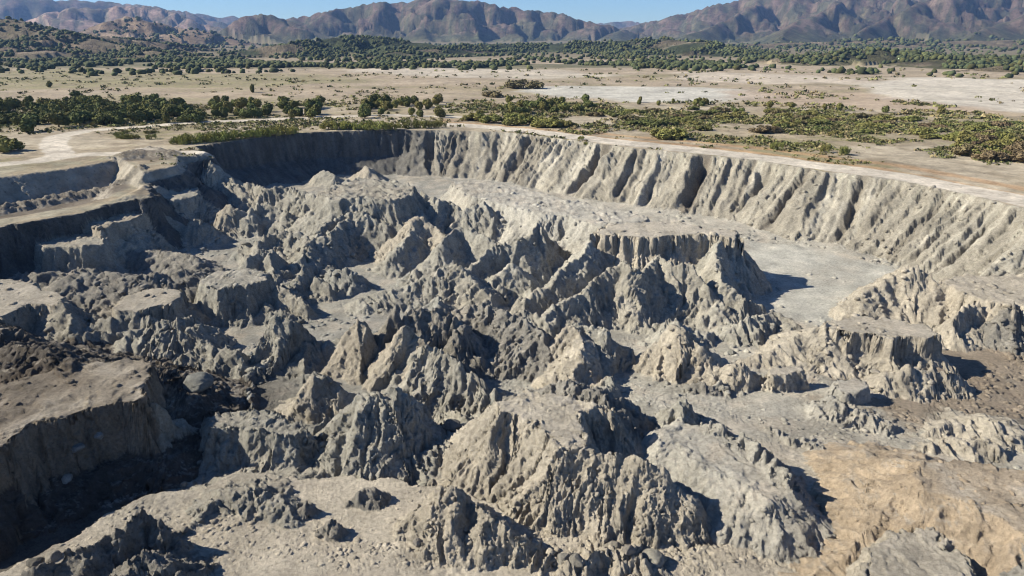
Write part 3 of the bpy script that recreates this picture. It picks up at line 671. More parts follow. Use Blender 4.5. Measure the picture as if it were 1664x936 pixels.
def plain_col(x, y):
    n = fbm2(x, y, .02, 4, 50); n_ = fbm2(x, y, .12, 3, 55)
    rr = np.hypot(x, y)
    c = np.empty((len(x), 3), np.float32)
    c[:] = (.285, .235, .165)
    def mix(k, col):
        nonlocal c
        k = k[:, None]
        c = c * (1 - k) + np.array(col, np.float32) * k
    # near plain: pale dirt with dry grass and olive patches
    mix(ss(-.1, .6, n + .5 * n_) * .55, (.37, .325, .25))
    mix(ss(.05, .6, -n + .6 * n_) * .7 * (1 - ss(-40, -55, x) * ss(230, 205, rr)), (.19, .17, .085))
    mix(ss(330, 420, rr) * .75, (.31, .25, .185))
    mix(ss(.0, .8, n2(x * .006, y * .012, 57) + .3 * n) * ss(360, 460, rr) * .75, (.215, .185, .11))
    # grassy olive strips
    mix(poly_mask(x, y, [(-200, 118), (120, 112), (500, 122), (610, 133), (480, 140), (250, 142), (-200, 146)], 18) * (.45 + .4 * ss(-.3, .4, n_)), (.19, .175, .09))
    mix(ss(.1, .6, n2(x * .012, y * .03, 58) + .4 * n_) * ss(300, 350, rr) * ss(760, 600, rr) * .55, (.20, .18, .10))
    # pale flats
    mix(poly_mask(x, y, [(560, 112), (760, 108), (960, 118), (1020, 124), (900, 128), (740, 128), (640, 122)], 16) * .7, (.42, .375, .31))
    mix(poly_mask(x, y, [(850, 142), (930, 138), (1110, 142), (1250, 152), (1200, 166), (1040, 166), (900, 158), (860, 150)], 9) * .85, (.42, .405, .36))
    mix(poly_mask(x, y, [(1380, 136), (1500, 126), (1664, 130), (1900, 140), (1900, 190), (1664, 182), (1540, 172), (1440, 158)], 9) * .85, (.46, .42, .355))
    mix(poly_mask(x, y, [(1110, 118), (1250, 120), (1420, 128), (1380, 136), (1200, 134), (1090, 128)], 12) * .7, (.46, .40, .33))
    mix(poly_mask(x, y, [(1180, 148), (1400, 152), (1560, 170), (1664, 188), (1400, 178), (1200, 166)], 8) * .7, (.36, .28, .21))
    mix(ss(-40, -60, x) * ss(235, 215, rr) * ss(-.4, .3, n_) * .7, (.235, .22, .165))
    mix(road_mask(x, y) * .9, (.48, .43, .36))
    # wheel-worn orange verge beside the haul road
    W = [at(p[0], p[1] - 6 - (p[0] - 700) * .008, 0) for p in ROADS[0][0]]
    m = (rr < 290) & (x > -40)
    if m.any():
        d, *_ = seg_near(x[m], y[m], W, False)
        k = np.zeros(len(x), np.float32); k[m] = ss(3.5, 1.0, np.abs(d - 4.5) + n_[m] * .8) * .65 * (road_mask(x[m], y[m]) < .3)
        mix(k, (.36, .225, .12))
    # dark spoil in the cut and heap
    m = (x < -55) & (y < 200) & (rr < 235)
    if m.any():
        k = np.zeros(len(x), np.float32)
        k[m] = poly_mask(x[m], y[m], [(-100, 345), (0, 325), (110, 305), (200, 296), (215, 310), (150, 335), (-100, 380)], 1.5, -4) * .85
        k[m] = np.maximum(k[m], poly_mask(x[m], y[m], [(190, 250), (240, 238), (290, 244), (280, 258), (210, 262)], 1.5) * .8)
        mix(k, (.12, .10, .082))
    mix(ss(900, 1500, rr) * .85, (.13, .11, .065))
    mix(poly_mask(x, y, [(-300, 100), (-100, 92), (300, 96), (600, 104), (900, 104), (1200, 104), (1200, 111), (700, 110), (520, 112), (100, 110), (-300, 112)], 25) * .75, (.10, .10, .055))
    return np.clip(c * (1 + .18 * n_[:, None]), .03, .7)
# ------------------------------------------------------------------ the pit and the land round it: one sheet, cut into named pieces
NAZ, NR, NIN = 1000, 800, 10
R0, R1 = 30.0, 300.0
az_f = np.linspace(math.radians(-56), math.radians(52), NAZ)
az_c = np.linspace(math.radians(52), math.radians(304), 52)[1:-1]
AZ = np.concatenate([az_f, az_c])
NC = len(AZ)
# where the ground is steep it gets more rows (spacing by true surface length, smoothed)
ca = np.concatenate([np.linspace(AZ[0], az_f[-1], 300), az_c[::4]])
cr_ = np.geomspace(R0, R1, 900)
A_, Rr = np.meshgrid(ca, cr_, indexing='ij')
hx, hl, hd = evaluate((Rr * np.sin(A_)).ravel(), (Rr * np.cos(A_)).ravel(), False)
Hc = hx.reshape(A_.shape)
dr = np.diff(Rr, axis=1); dz = np.diff(Hc, axis=1)
rm = .5 * (Rr[:, 1:] + Rr[:, :-1]); zm = .5 * (Hc[:, 1:] + Hc[:, :-1])
dist = np.hypot(rm, CAM_H - zm)
front = np.abs(dr * (CAM_H - zm) / dist + dz * rm / dist)
W_ = (front + .30 * np.hypot(dr, dz) + .10 * dr) / dist
for _ in range(4):
    W_[1:-1] = .25 * W_[:-2] + .5 * W_[1:-1] + .25 * W_[2:]
    W_[:, 1:-1] = .25 * W_[:, :-2] + .5 * W_[:, 1:-1] + .25 * W_[:, 2:]
cum = np.concatenate([np.zeros((len(ca), 1)), np.cumsum(W_, 1)], 1)
rows = np.empty((len(ca), NR))
for i in range(len(ca)):
    rows[i] = np.interp(np.linspace(0, cum[i, -1], NR), cum[i], cr_)
RR = np.empty((NC, NR))
for j in range(NR):
    RR[:, j] = np.interp(AZ, ca, rows[:, j])
RIN = np.tile(np.linspace(.5, R0, NIN + 1)[:-1], (NC, 1))
RR = np.concatenate([RIN, RR], 1).T                     # rows x columns
NRT = RR.shape[0]
X = (RR * np.sin(AZ)[None]).astype(np.float32).ravel(); Y = (RR * np.cos(AZ)[None]).astype(np.float32).ravel()
Z, LAB, RD = evaluate(X, Y, True)
P = np.stack([X, Y, Z], 1).astype(np.float32)


def grid_normals(P, nr, nc):
    G = P.reshape(nr, nc, 3)
    du = np.empty_like(G); du[1:-1] = G[2:] - G[:-2]; du[0] = G[1] - G[0]; du[-1] = G[-1] - G[-2]
    dv = np.roll(G, -1, 1) - np.roll(G, 1, 1)
    n = np.cross(dv, du)
    n /= np.maximum(np.linalg.norm(n, axis=2, keepdims=True), 1e-9)
    return n.reshape(-1, 3)


N = grid_normals(P, NRT, NC)
if N[:, 2].mean() < 0: N = -N
steep = 1 - ss(.80, .97, N[:, 2])
rub = np.clip(.35 + .9 * fbm2(X, Y, .11, 2, 90), 0, 1)
rough = np.where(LAB == -3, .0, np.where(LAB == -1, .22 + .78 * rub, .12 + .88 * steep)).astype(np.float32)
flat_floor = poly_mask(X, Y, [(1206, 388), (1300, 400), (1470, 440), (1420, 470), (1370, 498), (1330, 522), (1260, 520), (1225, 450)], 1.5, -14)
flat_floor = np.maximum(flat_floor, poly_mask(X, Y, [(345, 545), (430, 545), (560, 535), (560, 552), (500, 566), (430, 560), (350, 562)], 1.0, -14))
flat_floor = np.maximum(flat_floor, poly_mask(X, Y, [(690, 296), (740, 300), (800, 352), (850, 372), (830, 380), (790, 350), (700, 320)], 1.5, -14))
rough *= 1 - .85 * flat_floor * (LAB == -1)
rough *= np.where((LAB == -3), 1, ss(R1 - 5, R1 - 25, np.hypot(X, Y)))
smf = np.ones(len(FE) + 8, np.float32); smf[:len(FE)] = [F['sm'] for F in FE]
rough *= smf[LAB]
rough[(LAB == -1) & (X > 18) & (Y < 100)] *= .75
rough[(LAB == -1) & (np.hypot(X, Y) < 72) & (X < 12)] *= .6
act = rough > .01
xa, ya, za = X[act], Y[act], Z[act]
disp = .17 * (1 - 2.2 * np.abs(n3(xa * .42, ya * .42, za * .42, 1)))
disp += .13 * (1 - 2.4 * np.abs(n3(xa * .95, ya * .95, za * .8, 2)))
# here and there the clay breaks into angular blocks: cells pushed in and out with open joints between them
wob = .5 * n3(xa * .8, ya * .8, za * .8, 12)
w1, w2, wi = worley(xa + wob, ya + wob, za * 1.2, .75, 1)
blk = ss(.05, .45, n3(xa * .16, ya * .16, za * .16, 14))
disp += blk * (wi - .5) * .40
w1, w2, wi = worley(xa + wob, ya, za * 1.2 + wob, 2.3, 2)
disp += (.3 + .7 * rub[act]) * np.where(wi > .62, np.clip(.42 - w1, 0, 1) * 1.0 * (wi - .3), 0)
disp += .15 * (1.0 - 2.2 * np.abs(n3(xa * 2.6, ya * 2.6, za * 2.2, 3)))
disp += .11 * (1.0 - 2.2 * np.abs(n3(xa * 5.1, ya * 5.1, za * 4.6, 4)))
disp += .08 * n3(xa * 9, ya * 9, za * 9, 5)
disp -= .34                                              # eaten into rather than swollen, so crests stay sharp
LF0 = np.where((LAB == -3) & ((seg_near(X, Y, SPOIL[0][0], False)[0] < 3) | (seg_near(X, Y, SPOIL[1][0], False)[0] < 4.5)), -6, 0)
D = np.zeros(len(X), np.float32); D[act] = disp * rough[act]
G_ = (LAB == -3)
D[G_] = (.03 + .3 * ss(.97, .88, N[G_, 2]) + .3 * (LF0[G_] < -5)) * n2(X[G_] * 1.3, Y[G_] * 1.3, 66) * (1 - road_mask(X[G_], Y[G_]))
Nh = N.copy(); Nh[G_] = (0, 0, 1)
P = P + Nh * D[:, None]
P = P.reshape(NRT, NC, 3)
P[:, -1] = P[:, -1]
P = P.reshape(-1, 3)
N = grid_normals(P, NRT, NC)
if N[:, 2].mean() < 0: N = -N
LF = LAB.copy()
rmsk = (LAB == -3) & (road_mask(X, Y) > .5) & (np.hypot(X, Y) < 290)
LF[rmsk] = -4
LF[(LAB == -2) & (X < -28)] = -5
for k_, (P_, ht, hw, _l) in enumerate(SPOIL):
    LF[(LAB == -3) & (seg_near(X, Y, P_, False)[0] < hw * .8)] = -6 - k_
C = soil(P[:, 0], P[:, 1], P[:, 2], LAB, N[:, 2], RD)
# fine random mottling of the soil colour
C *= (1 + .10 * n2(X * 2.3, Y * 2.3, 91))[:, None]

lab2 = LF.reshape(NRT, NC).copy()
for _ in range(6):                                       # tidy ragged label borders
    nb = [np.roll(lab2, s, a) for a in (0, 1) for s in (1, -1)]
    same = sum((q == lab2) for q in nb)
    pick = nb[_ % 4]; pick2 = nb[(_ + 1) % 4]; pick3 = nb[(_ + 2) % 4]
    bad = (same <= 1) | ((same <= 2) & (pick == pick2) & (pick != lab2) & (pick2 == pick3))
    bad[:2] = False; bad[-2:] = False
    lab2[bad] = pick[bad]
ii, jj = np.meshgrid(np.arange(NRT - 1), np.arange(NC), indexing='ij')
j2 = (jj + 1) % NC
FQ = np.stack([ii * NC + jj, ii * NC + j2, (ii + 1) * NC + j2, (ii + 1) * NC + jj], -1).reshape(-1, 4)
FL2D = lab2[:-1].copy()
for i in range(len(FE)):                                 # one connected piece per formation
    cells = set(zip(*[a.tolist() for a in np.nonzero(FL2D == i)]))
    comps = []
    while cells:
        st = [cells.pop()]; cp = [st[0]]
        while st:
            a, b = st.pop()
            for q in ((a + 1, b), (a - 1, b), (a, b + 1), (a, b - 1)):
                if q in cells: cells.remove(q); st.append(q); cp.append(q)
        comps.append(cp)
    comps.sort(key=len)
    for cp in comps[:-1]:
        for a, b in cp: FL2D[a, b] = -1
FL = FL2D.ravel()
FQ = FQ[:, ::-1]


def tag(o, label=None, cat=None, group=None, kind=None):
    if label: o["label"] = label
    if cat: o["category"] = cat
    if group: o["group"] = group
    if kind: o["kind"] = kind
    return o


def sub_mesh(name, sel, mat):
    f = FQ[sel]
    u, inv = np.unique(f, return_inverse=True)
    return mesh_np(name, P[u], inv.reshape(f.shape), C[u], mat)


tag(sub_mesh("pit_floor", FL == -1, M_CLAY), kind="structure", label="grey clay floor and low rubble between the peaks of the pit")
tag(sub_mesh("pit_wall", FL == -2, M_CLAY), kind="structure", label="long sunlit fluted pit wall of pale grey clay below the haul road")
tag(sub_mesh("pit_wall", FL == -5, M_CLAY), kind="structure", label="shaded pit wall of clay at the back left and under the left ledge")
tag(sub_mesh("ground", FL == -3, M_PLAIN), kind="structure", label="pale dry ground around the pit")
tag(sub_mesh("road", FL == -4, M_PLAIN), kind="structure", label="pale dirt haul road along the pit rim with a bend at the left")
for k_, sp_ in enumerate(SPOIL):
    tag(sub_mesh('spoil_heap', FL == -6 - k_, M_CLAY), sp_[3], 'spoil heap')
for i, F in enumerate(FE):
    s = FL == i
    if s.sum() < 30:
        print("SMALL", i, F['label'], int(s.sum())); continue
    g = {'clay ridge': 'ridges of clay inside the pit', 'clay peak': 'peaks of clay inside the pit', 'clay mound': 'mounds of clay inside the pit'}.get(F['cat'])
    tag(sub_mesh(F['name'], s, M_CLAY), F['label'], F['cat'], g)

# ------------------------------------------------------------------ plain and mountains beyond
def atr(px, py, r):
    u = (px - 832.0) / FPX; v = (468.0 - py) / FPX
    dx, dy, dz = u, CP + v * SP, -SP + v * CP
    t = r / math.hypot(dx, dy)
    return (dx * t, dy * t, CAM_H + dz * t)


MT = []
def mt(name, label, pts, s, R, f, A, col, rough=.3):
    jr = random.Random(len(MT)); q = []
    for a_, b_ in zip(pts[:-1], pts[1:]):
        for t in (0, .33, .67):
            q.append(atr(*(a_[k] * (1 - t) + b_[k] * t + (0, jr.uniform(-.8, .8), a_[2] * .035 * jr.uniform(-1, 1))[k] for k in range(3))))
    q.append(atr(*pts[-1]))
    MT.append(dict(name=name, label=label, pts=q, s=s, R=R, f=f, A=A, col=col, rough=rough))


ROCK = (.14, .098, .078); SCR = (.10, .10, .055); FOR = (.05, .06, .028)
mt("hill", "forested slope rising to the left picture edge", [(-500, 5, 1900), (-200, 12, 1800), (0, 31, 1700), (60, 42, 1600), (120, 58, 1500), (200, 72, 1400), (300, 88, 1250)], .13, 120, .006, .5, (.17, .14, .09), .25)
mt("hill", "isolated cone-shaped brown hill, left", [(110, 58, 3000), (150, 42, 3000), (180, 32, 3000), (215, 25, 3000), (250, 31, 3000), (290, 40, 3000), (340, 52, 3000), (400, 66, 3000)], .22, 160, .006, .7, (.20, .145, .095), .35)
mt("hill", "dark forested foothill with a steep shaded front, left of centre", [(360, 90, 1250), (430, 76, 1350), (500, 66, 1400), (560, 60, 1450), (620, 61, 1450), (700, 70, 1500), (760, 80, 1500)], .20, 60, .011, .9, FOR, .5)
mt("hill", "forested rolling foothills at the centre", [(640, 86, 1200), (720, 78, 1300), (800, 72, 1600), (900, 72, 1700), (1000, 66, 1700), (1080, 62, 1600), (1140, 68, 1500), (1200, 82, 1300), (1230, 94, 1200)], .13, 80, .010, .9, FOR, .5)
mt("hill", "low forested hill with bare pink patches, right", [(1170, 112, 900), (1240, 98, 950), (1320, 86, 1050), (1400, 81, 1100), (1470, 84, 1100), (1550, 96, 1000), (1620, 94, 1100), (1700, 90, 1200), (1900, 85, 1300)], .12, 60, .012, .8, (.10, .095, .05), .5)
mt("hill", "brushy rise at the right picture edge", [(1540, 118, 800), (1600, 110, 850), (1680, 102, 880), (1900, 98, 900)], .12, 50, .012, .7, (.16, .13, .08), .4)
mt("hill", "scrub-covered footslope under the right mountain", [(1100, 74, 2300), (1250, 70, 2500), (1400, 64, 2600), (1550, 66, 2600), (1800, 60, 2600)], .10, 120, .006, .7, (.15, .12, .075), .4)
mt("mountain", "small rounded foothill at the left end of the central mountain", [(330, 66, 3600), (370, 44, 3700), (400, 27, 3700), (430, 22, 3700), (455, 29, 3800), (490, 44, 3800)], .30, 200, .005, .8, ROCK, .4)
mt("mountain", "central reddish-brown mountain with blue shaded gullies", [(430, 46, 4300), (480, 27, 4300), (540, 13, 4300), (600, 7, 4300), (640, 3, 4300), (700, -4, 4300), (740, -2, 4300), (780, 5, 4300), (860, 14, 4300), (910, 20, 4300), (960, 33, 4200), (1000, 46, 4100), (1050, 56, 4000), (1110, 64, 3900)], .33, 300, .0042, .95, ROCK, .45)
mt("mountain", "large rocky mountain filling the right end of the skyline", [(960, 56, 5000), (1020, 44, 5000), (1060, 34, 4900), (1100, 22, 4800), (1150, 10, 4800), (1200, 1, 4700), (1260, -10, 4600), (1340, -24, 4600), (1450, -42, 4600), (1600, -52, 4600), (1760, -40, 4600), (2000, -20, 4600)], .40, 320, .0042, .95, ROCK, .5)
mt("mountain", "spur of the right mountain below its left shoulder", [(1250, -6, 4500), (1200, 20, 4000), (1150, 42, 3600), (1110, 60, 3200)], .42, 200, .006, .8, ROCK, .5)
mt("mountain", "middle spur of the right mountain", [(1400, -20, 4400), (1340, 8, 3900), (1290, 34, 3500), (1270, 58, 3000)], .44, 200, .006, .8, ROCK, .5)
mt("mountain", "long light spur of the right mountain meeting the valley", [(1620, -40, 4400), (1540, -8, 3900), (1460, 20, 3500), (1400, 44, 3200), (1375, 62, 2900)], .46, 200, .006, .8, ROCK, .5)
mt("mountain", "spur at the right picture edge", [(1750, -30, 4300), (1690, 6, 3700), (1620, 36, 3200), (1580, 58, 2900)], .42, 200, .006, .8, ROCK, .5)
mt("mountain", "far blue mountain at the left end of the skyline", [(-500, -30, 7600), (-200, -30, 7600), (0, -10, 7500), (100, -1, 7400), (180, 3, 7400), (230, 8, 7300), (290, 17, 7200), (330, 28, 7000), (400, 50, 6800)], .36, 500, .003, .9, ROCK, .4)
mt("mountain", "pinkish ridge with pale spurs in front of the far blue mountain, left", [(40, 46, 5600), (70, 22, 5600), (110, 12, 5600), (160, 11, 5600), (200, 10, 5600), (240, 9, 5600), (270, 17, 5500), (310, 32, 5300), (380, 52, 5000)], .36, 350, .004, 1.0, (.34, .23, .18), .4)
mt("mountain", "farthest low blue ridge between the left and central mountains", [(200, 30, 8600), (260, 17, 8600), (320, 21, 8600), (380, 27, 8600), (480, 40, 8600)], .3, 500, .003, .6, ROCK, .3)
mt("mountain", "farthest low blue ridge in the gap left of the right mountain", [(930, 46, 8600), (980, 36, 8600), (1030, 34, 8600), (1080, 40, 8600), (1180, 50, 8600)], .3, 500, .003, .6, ROCK, .3)

NA2, NR2 = 740, 300
FR0, FR1 = R1 - 1.5, 9300.0
az2 = np.linspace(math.radians(-50), math.radians(48), NA2)
az2 = np.concatenate([az2, np.linspace(math.radians(48), math.radians(310), 42)[1:-1]])
NC2 = len(az2)
t_ = np.linspace(0, 1, NR2)
r2 = FR0 * (FR1 / FR0) ** t_
RG, AG = np.meshgrid(r2, az2, indexing='ij')
FX = (RG * np.sin(AG)).ravel().astype(np.float32); FY = (RG * np.cos(AG)).ravel().astype(np.float32)


def far_eval(x, y):
    r = np.hypot(x, y)
    h = plateau(x, y) * ss(900, 500, r)
    h = h - .06 * ss(R1 + 12, R1, r)
    h += ss(330, 520, r) * (1.6 * n2(x * .008, y * .012, 12) + .5 * n2(x * .03, y * .05, 13)) * ss(1400, 700, r)
    h += ss(2300, 8000, r) * 60
    lab = np.full(x.shape, -1, np.int32)
    base = h.copy()
    sc = np.clip(r / 4000, .25, 1)
    wx = x + 70 * sc * n2(x / (420 * sc), y / (420 * sc), 14) + 25 * sc * n2(x / (130 * sc), y / (130 * sc), 16); wy = y + 90 * sc * n2(x / (420 * sc), y / (420 * sc), 15)
    for i, F in enumerate(MT):
        Pp = F['pts']; zt = max(p[2] for p in Pp); reach = zt / F['s'] * 1.5 + 200
        idx = np.nonzero((wx > min(p[0] for p in Pp) - reach) & (wx < max(p[0] for p in Pp) + reach) & (wy > min(p[1] for p in Pp) - reach) & (wy < max(p[1] for p in Pp) + reach))[0]
        xs, ys = wx[idx], wy[idx]
        d, bi, bt, bx, by = seg_near(xs, ys, Pp, False)
        dd = np.maximum(d, 1)
        qx = bx + (xs - bx) / dd * F['R']; qy = by + (ys - by) / dd * F['R']
        n = np.abs(n2(qx * F['f'], qy * F['f'], i)) * 2.2 + .6 * np.abs(n2(qx * F['f'] * 2.6 + ys * .002, qy * F['f'] * 2.6, i + 3))
        k = 1 + F['A'] * (.35 if F['name'] == 'mountain' else .15) * (n - .7) * ss(0, F['R'] * 1.2, d)
        cz = interp(Pp, bi, bt, 2, False)
        hh = cz - F['s'] * np.maximum(d * k, 0) * (1 + .25 * ss(F['R'], 0, d))
        rel = np.clip(hh - base[idx], 0, None)
        va = np.zeros(len(xs)); am = 1.; ff_ = F['f'] * .7      # nested valleys, each level cut on the flanks of the last
        gate = 1.
        for o_ in range(5):
            v1 = 1 - np.minimum(np.abs(n2(xs * ff_ + 3 * o_, ys * ff_, i + 5 + o_)) * 2.2, 1)
            v1 = v1 * v1
            va += am * v1 * gate; gate = .4 + .6 * np.minimum(va, 1); am *= .6; ff_ *= 2.1
        hh = hh - np.minimum(rel, 170) * F['rough'] * 1.35 * va * ss(0, F['R'] * .7, d)
        g = hh > h[idx]
        j = idx[g]; h[j] = hh[g]; lab[j] = i
    return h, lab


FZ, FLAB = far_eval(FX, FY)
# small gullies on every slope
rel = np.clip(FZ - 5, 0, 120) / 120
FZ += rel * 9 * fbm2(FX, FY, .006, 4, 33, .5, 0)
FP = np.stack([FX, FY, FZ], 1)
FN = grid_normals(FP, NR2, NC2)
if FN[:, 2].mean() < 0: FN = -FN
FC = plain_col(FX, FY)
nn = fbm2(FX, FY, .004, 4, 70); nf = fbm2(FX, FY, .02, 3, 71)
fr = np.hypot(FX, FY)
nm = fbm2(FX, FY, .013, 4, 72, .7)
for i, F in enumerate(MT):
    m = FLAB == i
    c = np.tile(np.array(F['col'], np.float32), (m.sum(), 1))
    v = (nn + .7 * nf)[m]
    if F['name'] == 'mountain':
        k = (ss(.0, .7, v) * .65)[:, None]; c = c * (1 - k) + np.array(SCR) * k
        k = (ss(-.2, -.9, v) * .6)[:, None]; c = c * (1 - k) + np.array((.25, .185, .145)) * k
        k = (ss(70, 20, FZ[m]) * .7)[:, None]; c = c * (1 - k) + np.array(FOR) * 1.5 * k
    else:
        k = (ss(.15, .7, -v) * .55)[:, None]; c = c * (1 - k) + np.array((.34, .26, .19)) * k
    c *= (1 + .3 * nf[m])[:, None]
    if F['name'] == 'mountain':
        k = (ss(-.15, .3, nm[m]) * .8)[:, None]; c = c * (1 - k) + np.array((.065, .07, .045)) * k
    FC[m] = np.clip(c, .02, .6)
ii, jj = np.meshgrid(np.arange(NR2 - 1), np.arange(NC2), indexing='ij')
j2 = (jj + 1) % NC2
FQ2 = np.stack([ii * NC2 + jj, (ii + 1) * NC2 + jj, (ii + 1) * NC2 + j2, ii * NC2 + j2], -1).reshape(-1, 4)
FL2 = FLAB.reshape(NR2, NC2)[:-1].ravel()


def far_mesh(name, sel, mat):
    f = FQ2[sel]; u, inv = np.unique(f, return_inverse=True)
    return mesh_np(name, FP[u], inv.reshape(f.shape), FC[u], mat)


tag(far_mesh("ground", FL2 == -1, M_PLAIN), kind="structure", label="dry tan plain with pale flats reaching to the hills")
for i, F in enumerate(MT):
    s = FL2 == i
    if s.sum() > 10:
        tag(far_mesh(F['name'], s, M_FAR), kind="structure", label=F['label'])
    else: print("SMALLM", F['label'])

# ------------------------------------------------------------------ vegetation
def foliage_mat(name, col, var=.35):
    m, n, b = mat_new(name)
    tc = node(n, "ShaderNodeTexCoord"); nz = node(n, "ShaderNodeTexNoise"); nz.inputs["Scale"].default_value = 1.6
    n.links.new(tc.outputs["Object"], nz.inputs["Vector"])
    oi = node(n, "ShaderNodeObjectInfo")
    mr = node(n, "ShaderNodeMapRange"); mr.inputs[1].default_value = .3; mr.inputs[2].default_value = .7
    mr.inputs[3].default_value = 1 - var; mr.inputs[4].default_value = 1 + var
    n.links.new(nz.outputs["Fac"], mr.inputs[0])
    hs = node(n, "ShaderNodeHueSaturation"); hs.inputs["Color"].default_value = (*col, 1)
    h2 = node(n, "ShaderNodeMapRange"); h2.inputs[3].default_value = .47; h2.inputs[4].default_value = .515
    n.links.new(oi.outputs["Random"], h2.inputs[0]); n.links.new(h2.outputs[0], hs.inputs["Hue"])
    n.links.new(mr.outputs[0], hs.inputs["Value"])
    n.links.new(hs.outputs[0], b.inputs["Base Color"])
    return m


M_DARK = foliage_mat("foliage_dark", (.125, .138, .048))
M_OLIVE = foliage_mat("foliage_olive", (.19, .19, .06))
M_LIGHT = foliage_mat("foliage_light", (.235, .24, .07))
M_DRY = foliage_mat("foliage_dry", (.17, .14, .075))
M_FOREST = foliage_mat("foliage_forest", (.045, .056, .026))
M_BARK, _n, _b = mat_new("bark"); _b.inputs["Base Color"].default_value = (.13, .10, .07, 1)


def crown_mesh(seed, kind, nleaf=2200):
    """clumps of small leaf faces filling a lopsided crown, unit height"""
    rs = np.random.RandomState(seed)
    nb = {'round': 16, 'wide': 22, 'grass': 26}[kind]
    if kind == 'round':
        c = rs.normal(size=(nb, 3)); c /= np.linalg.norm(c, axis=1)[:, None]; c *= rs.uniform(.1, .34, (nb, 1))
        c[:, 2] = c[:, 2] * .95 + .45; rad = rs.uniform(.17, .30, nb)
    elif kind == 'wide':
        c = np.stack([rs.uniform(-.75, .75, nb), rs.uniform(-.5, .5, nb), rs.uniform(.2, .66, nb)], 1); rad = rs.uniform(.15, .30, nb)
        c[:, 2] *= 1 - .5 * (c[:, 0] / .9) ** 2
    else:
        c = np.stack([rs.uniform(-.6, .6, nb), rs.uniform(-.45, .45, nb), rs.uniform(.15, .6, nb)], 1); rad = rs.uniform(.12, .24, nb)
    k = rs.randint(0, nb, nleaf)
    d = rs.normal(size=(nleaf, 3)); d /= np.linalg.norm(d, axis=1)[:, None]
    p = c[k] + d * (rad[k] * rs.uniform(.55, 1.12, nleaf))[:, None]
    p[:, 2] = np.maximum(p[:, 2], .03)
    nrm = d + rs.normal(size=d.shape) * .45; nrm /= np.linalg.norm(nrm, axis=1)[:, None]
    t = np.cross(nrm, rs.normal(size=d.shape)); t /= np.linalg.norm(t, axis=1)[:, None]
    b = np.cross(nrm, t)
    s = rs.uniform(.03, .068, nleaf)[:, None]
    if kind == 'grass': t = t * .4; b = b * .5 + np.array((0, 0, 1.0)); s = s * .9
    V = np.stack([p - t * s - b * s * .7, p + t * s - b * s * .7, p + t * s * .6 + b * s, p - t * s * .6 + b * s], 1).reshape(-1, 3)
    Fq = np.arange(len(V)).reshape(-1, 4)
    return V, Fq


def stem_mesh(seed, hgt):
    """tapered trunk with four limbs"""
    rs = np.random.RandomState(seed); V = []; Fs = []
    def tube(a, b, ra, rb):
        a = np.array(a); b = np.array(b); o = len(V)
        for q, r in ((a, ra), (b, rb)):
            for k in range(6):
                an = k * math.pi / 3; V.append((q[0] + r * math.cos(an), q[1] + r * math.sin(an), q[2]))
        for k in range(6): Fs.append((o + k, o + (k + 1) % 6, o + 6 + (k + 1) % 6, o + 6 + k))
    tube((0, 0, -.08), (.02, 0, hgt), .045, .03)
    for k in range(4):
        an = rs.uniform(0, 6.28); tube((.02, 0, hgt * .7), (.3 * math.cos(an), .3 * math.sin(an), hgt + rs.uniform(.15, .35)), .026, .01)
    return np.array(V), np.array(Fs)


PROTO = {}
for kind, mats in (('round', (M_DARK, M_OLIVE)), ('wide', (M_OLIVE, M_DRY, M_DARK)), ('grass', (M_LIGHT, M_OLIVE))):
    for mi, mm in enumerate(mats):
        for sd_ in range(3):
            V, Fq = crown_mesh(100 + sd_ * 7 + mi * 31, kind)
            o = mesh_np("crown", V, Fq, None, mm, False); me = o.data; bpy.data.objects.remove(o)
            SV, SF = stem_mesh(sd_, .3)
            o = mesh_np("trunk", SV, SF, None, M_BARK, True); ms = o.data; bpy.data.objects.remove(o)
            PROTO[(kind, mm.name, sd_)] = (me, ms)


def ground_z(xy):
    xs = np.array([p[0] for p in xy], np.float32); ys = np.array([p[1] for p in xy], np.float32)
    r = np.hypot(xs, ys); z = np.zeros(len(xs), np.float32)
    m = r < R1
    if m.any(): z[m] = evaluate(xs[m], ys[m], True)[0]
    if (~m).any(): z[~m] = far_eval(xs[~m], ys[~m])[0]
    return z


PL = []          # plants: x, y, height, width, kind, material, name, category, label, group


def plant(px, py, h, wd, kind, mat, name, cat, label, group):
    x, y, _ = at(px, py, 0)
    PL.append([x, y, h, wd, kind, mat, name, cat, label, group])


rr_ = random.Random(3)
DK, OL, LT, DR = "foliage_dark", "foliage_olive", "foliage_light", "foliage_dry"
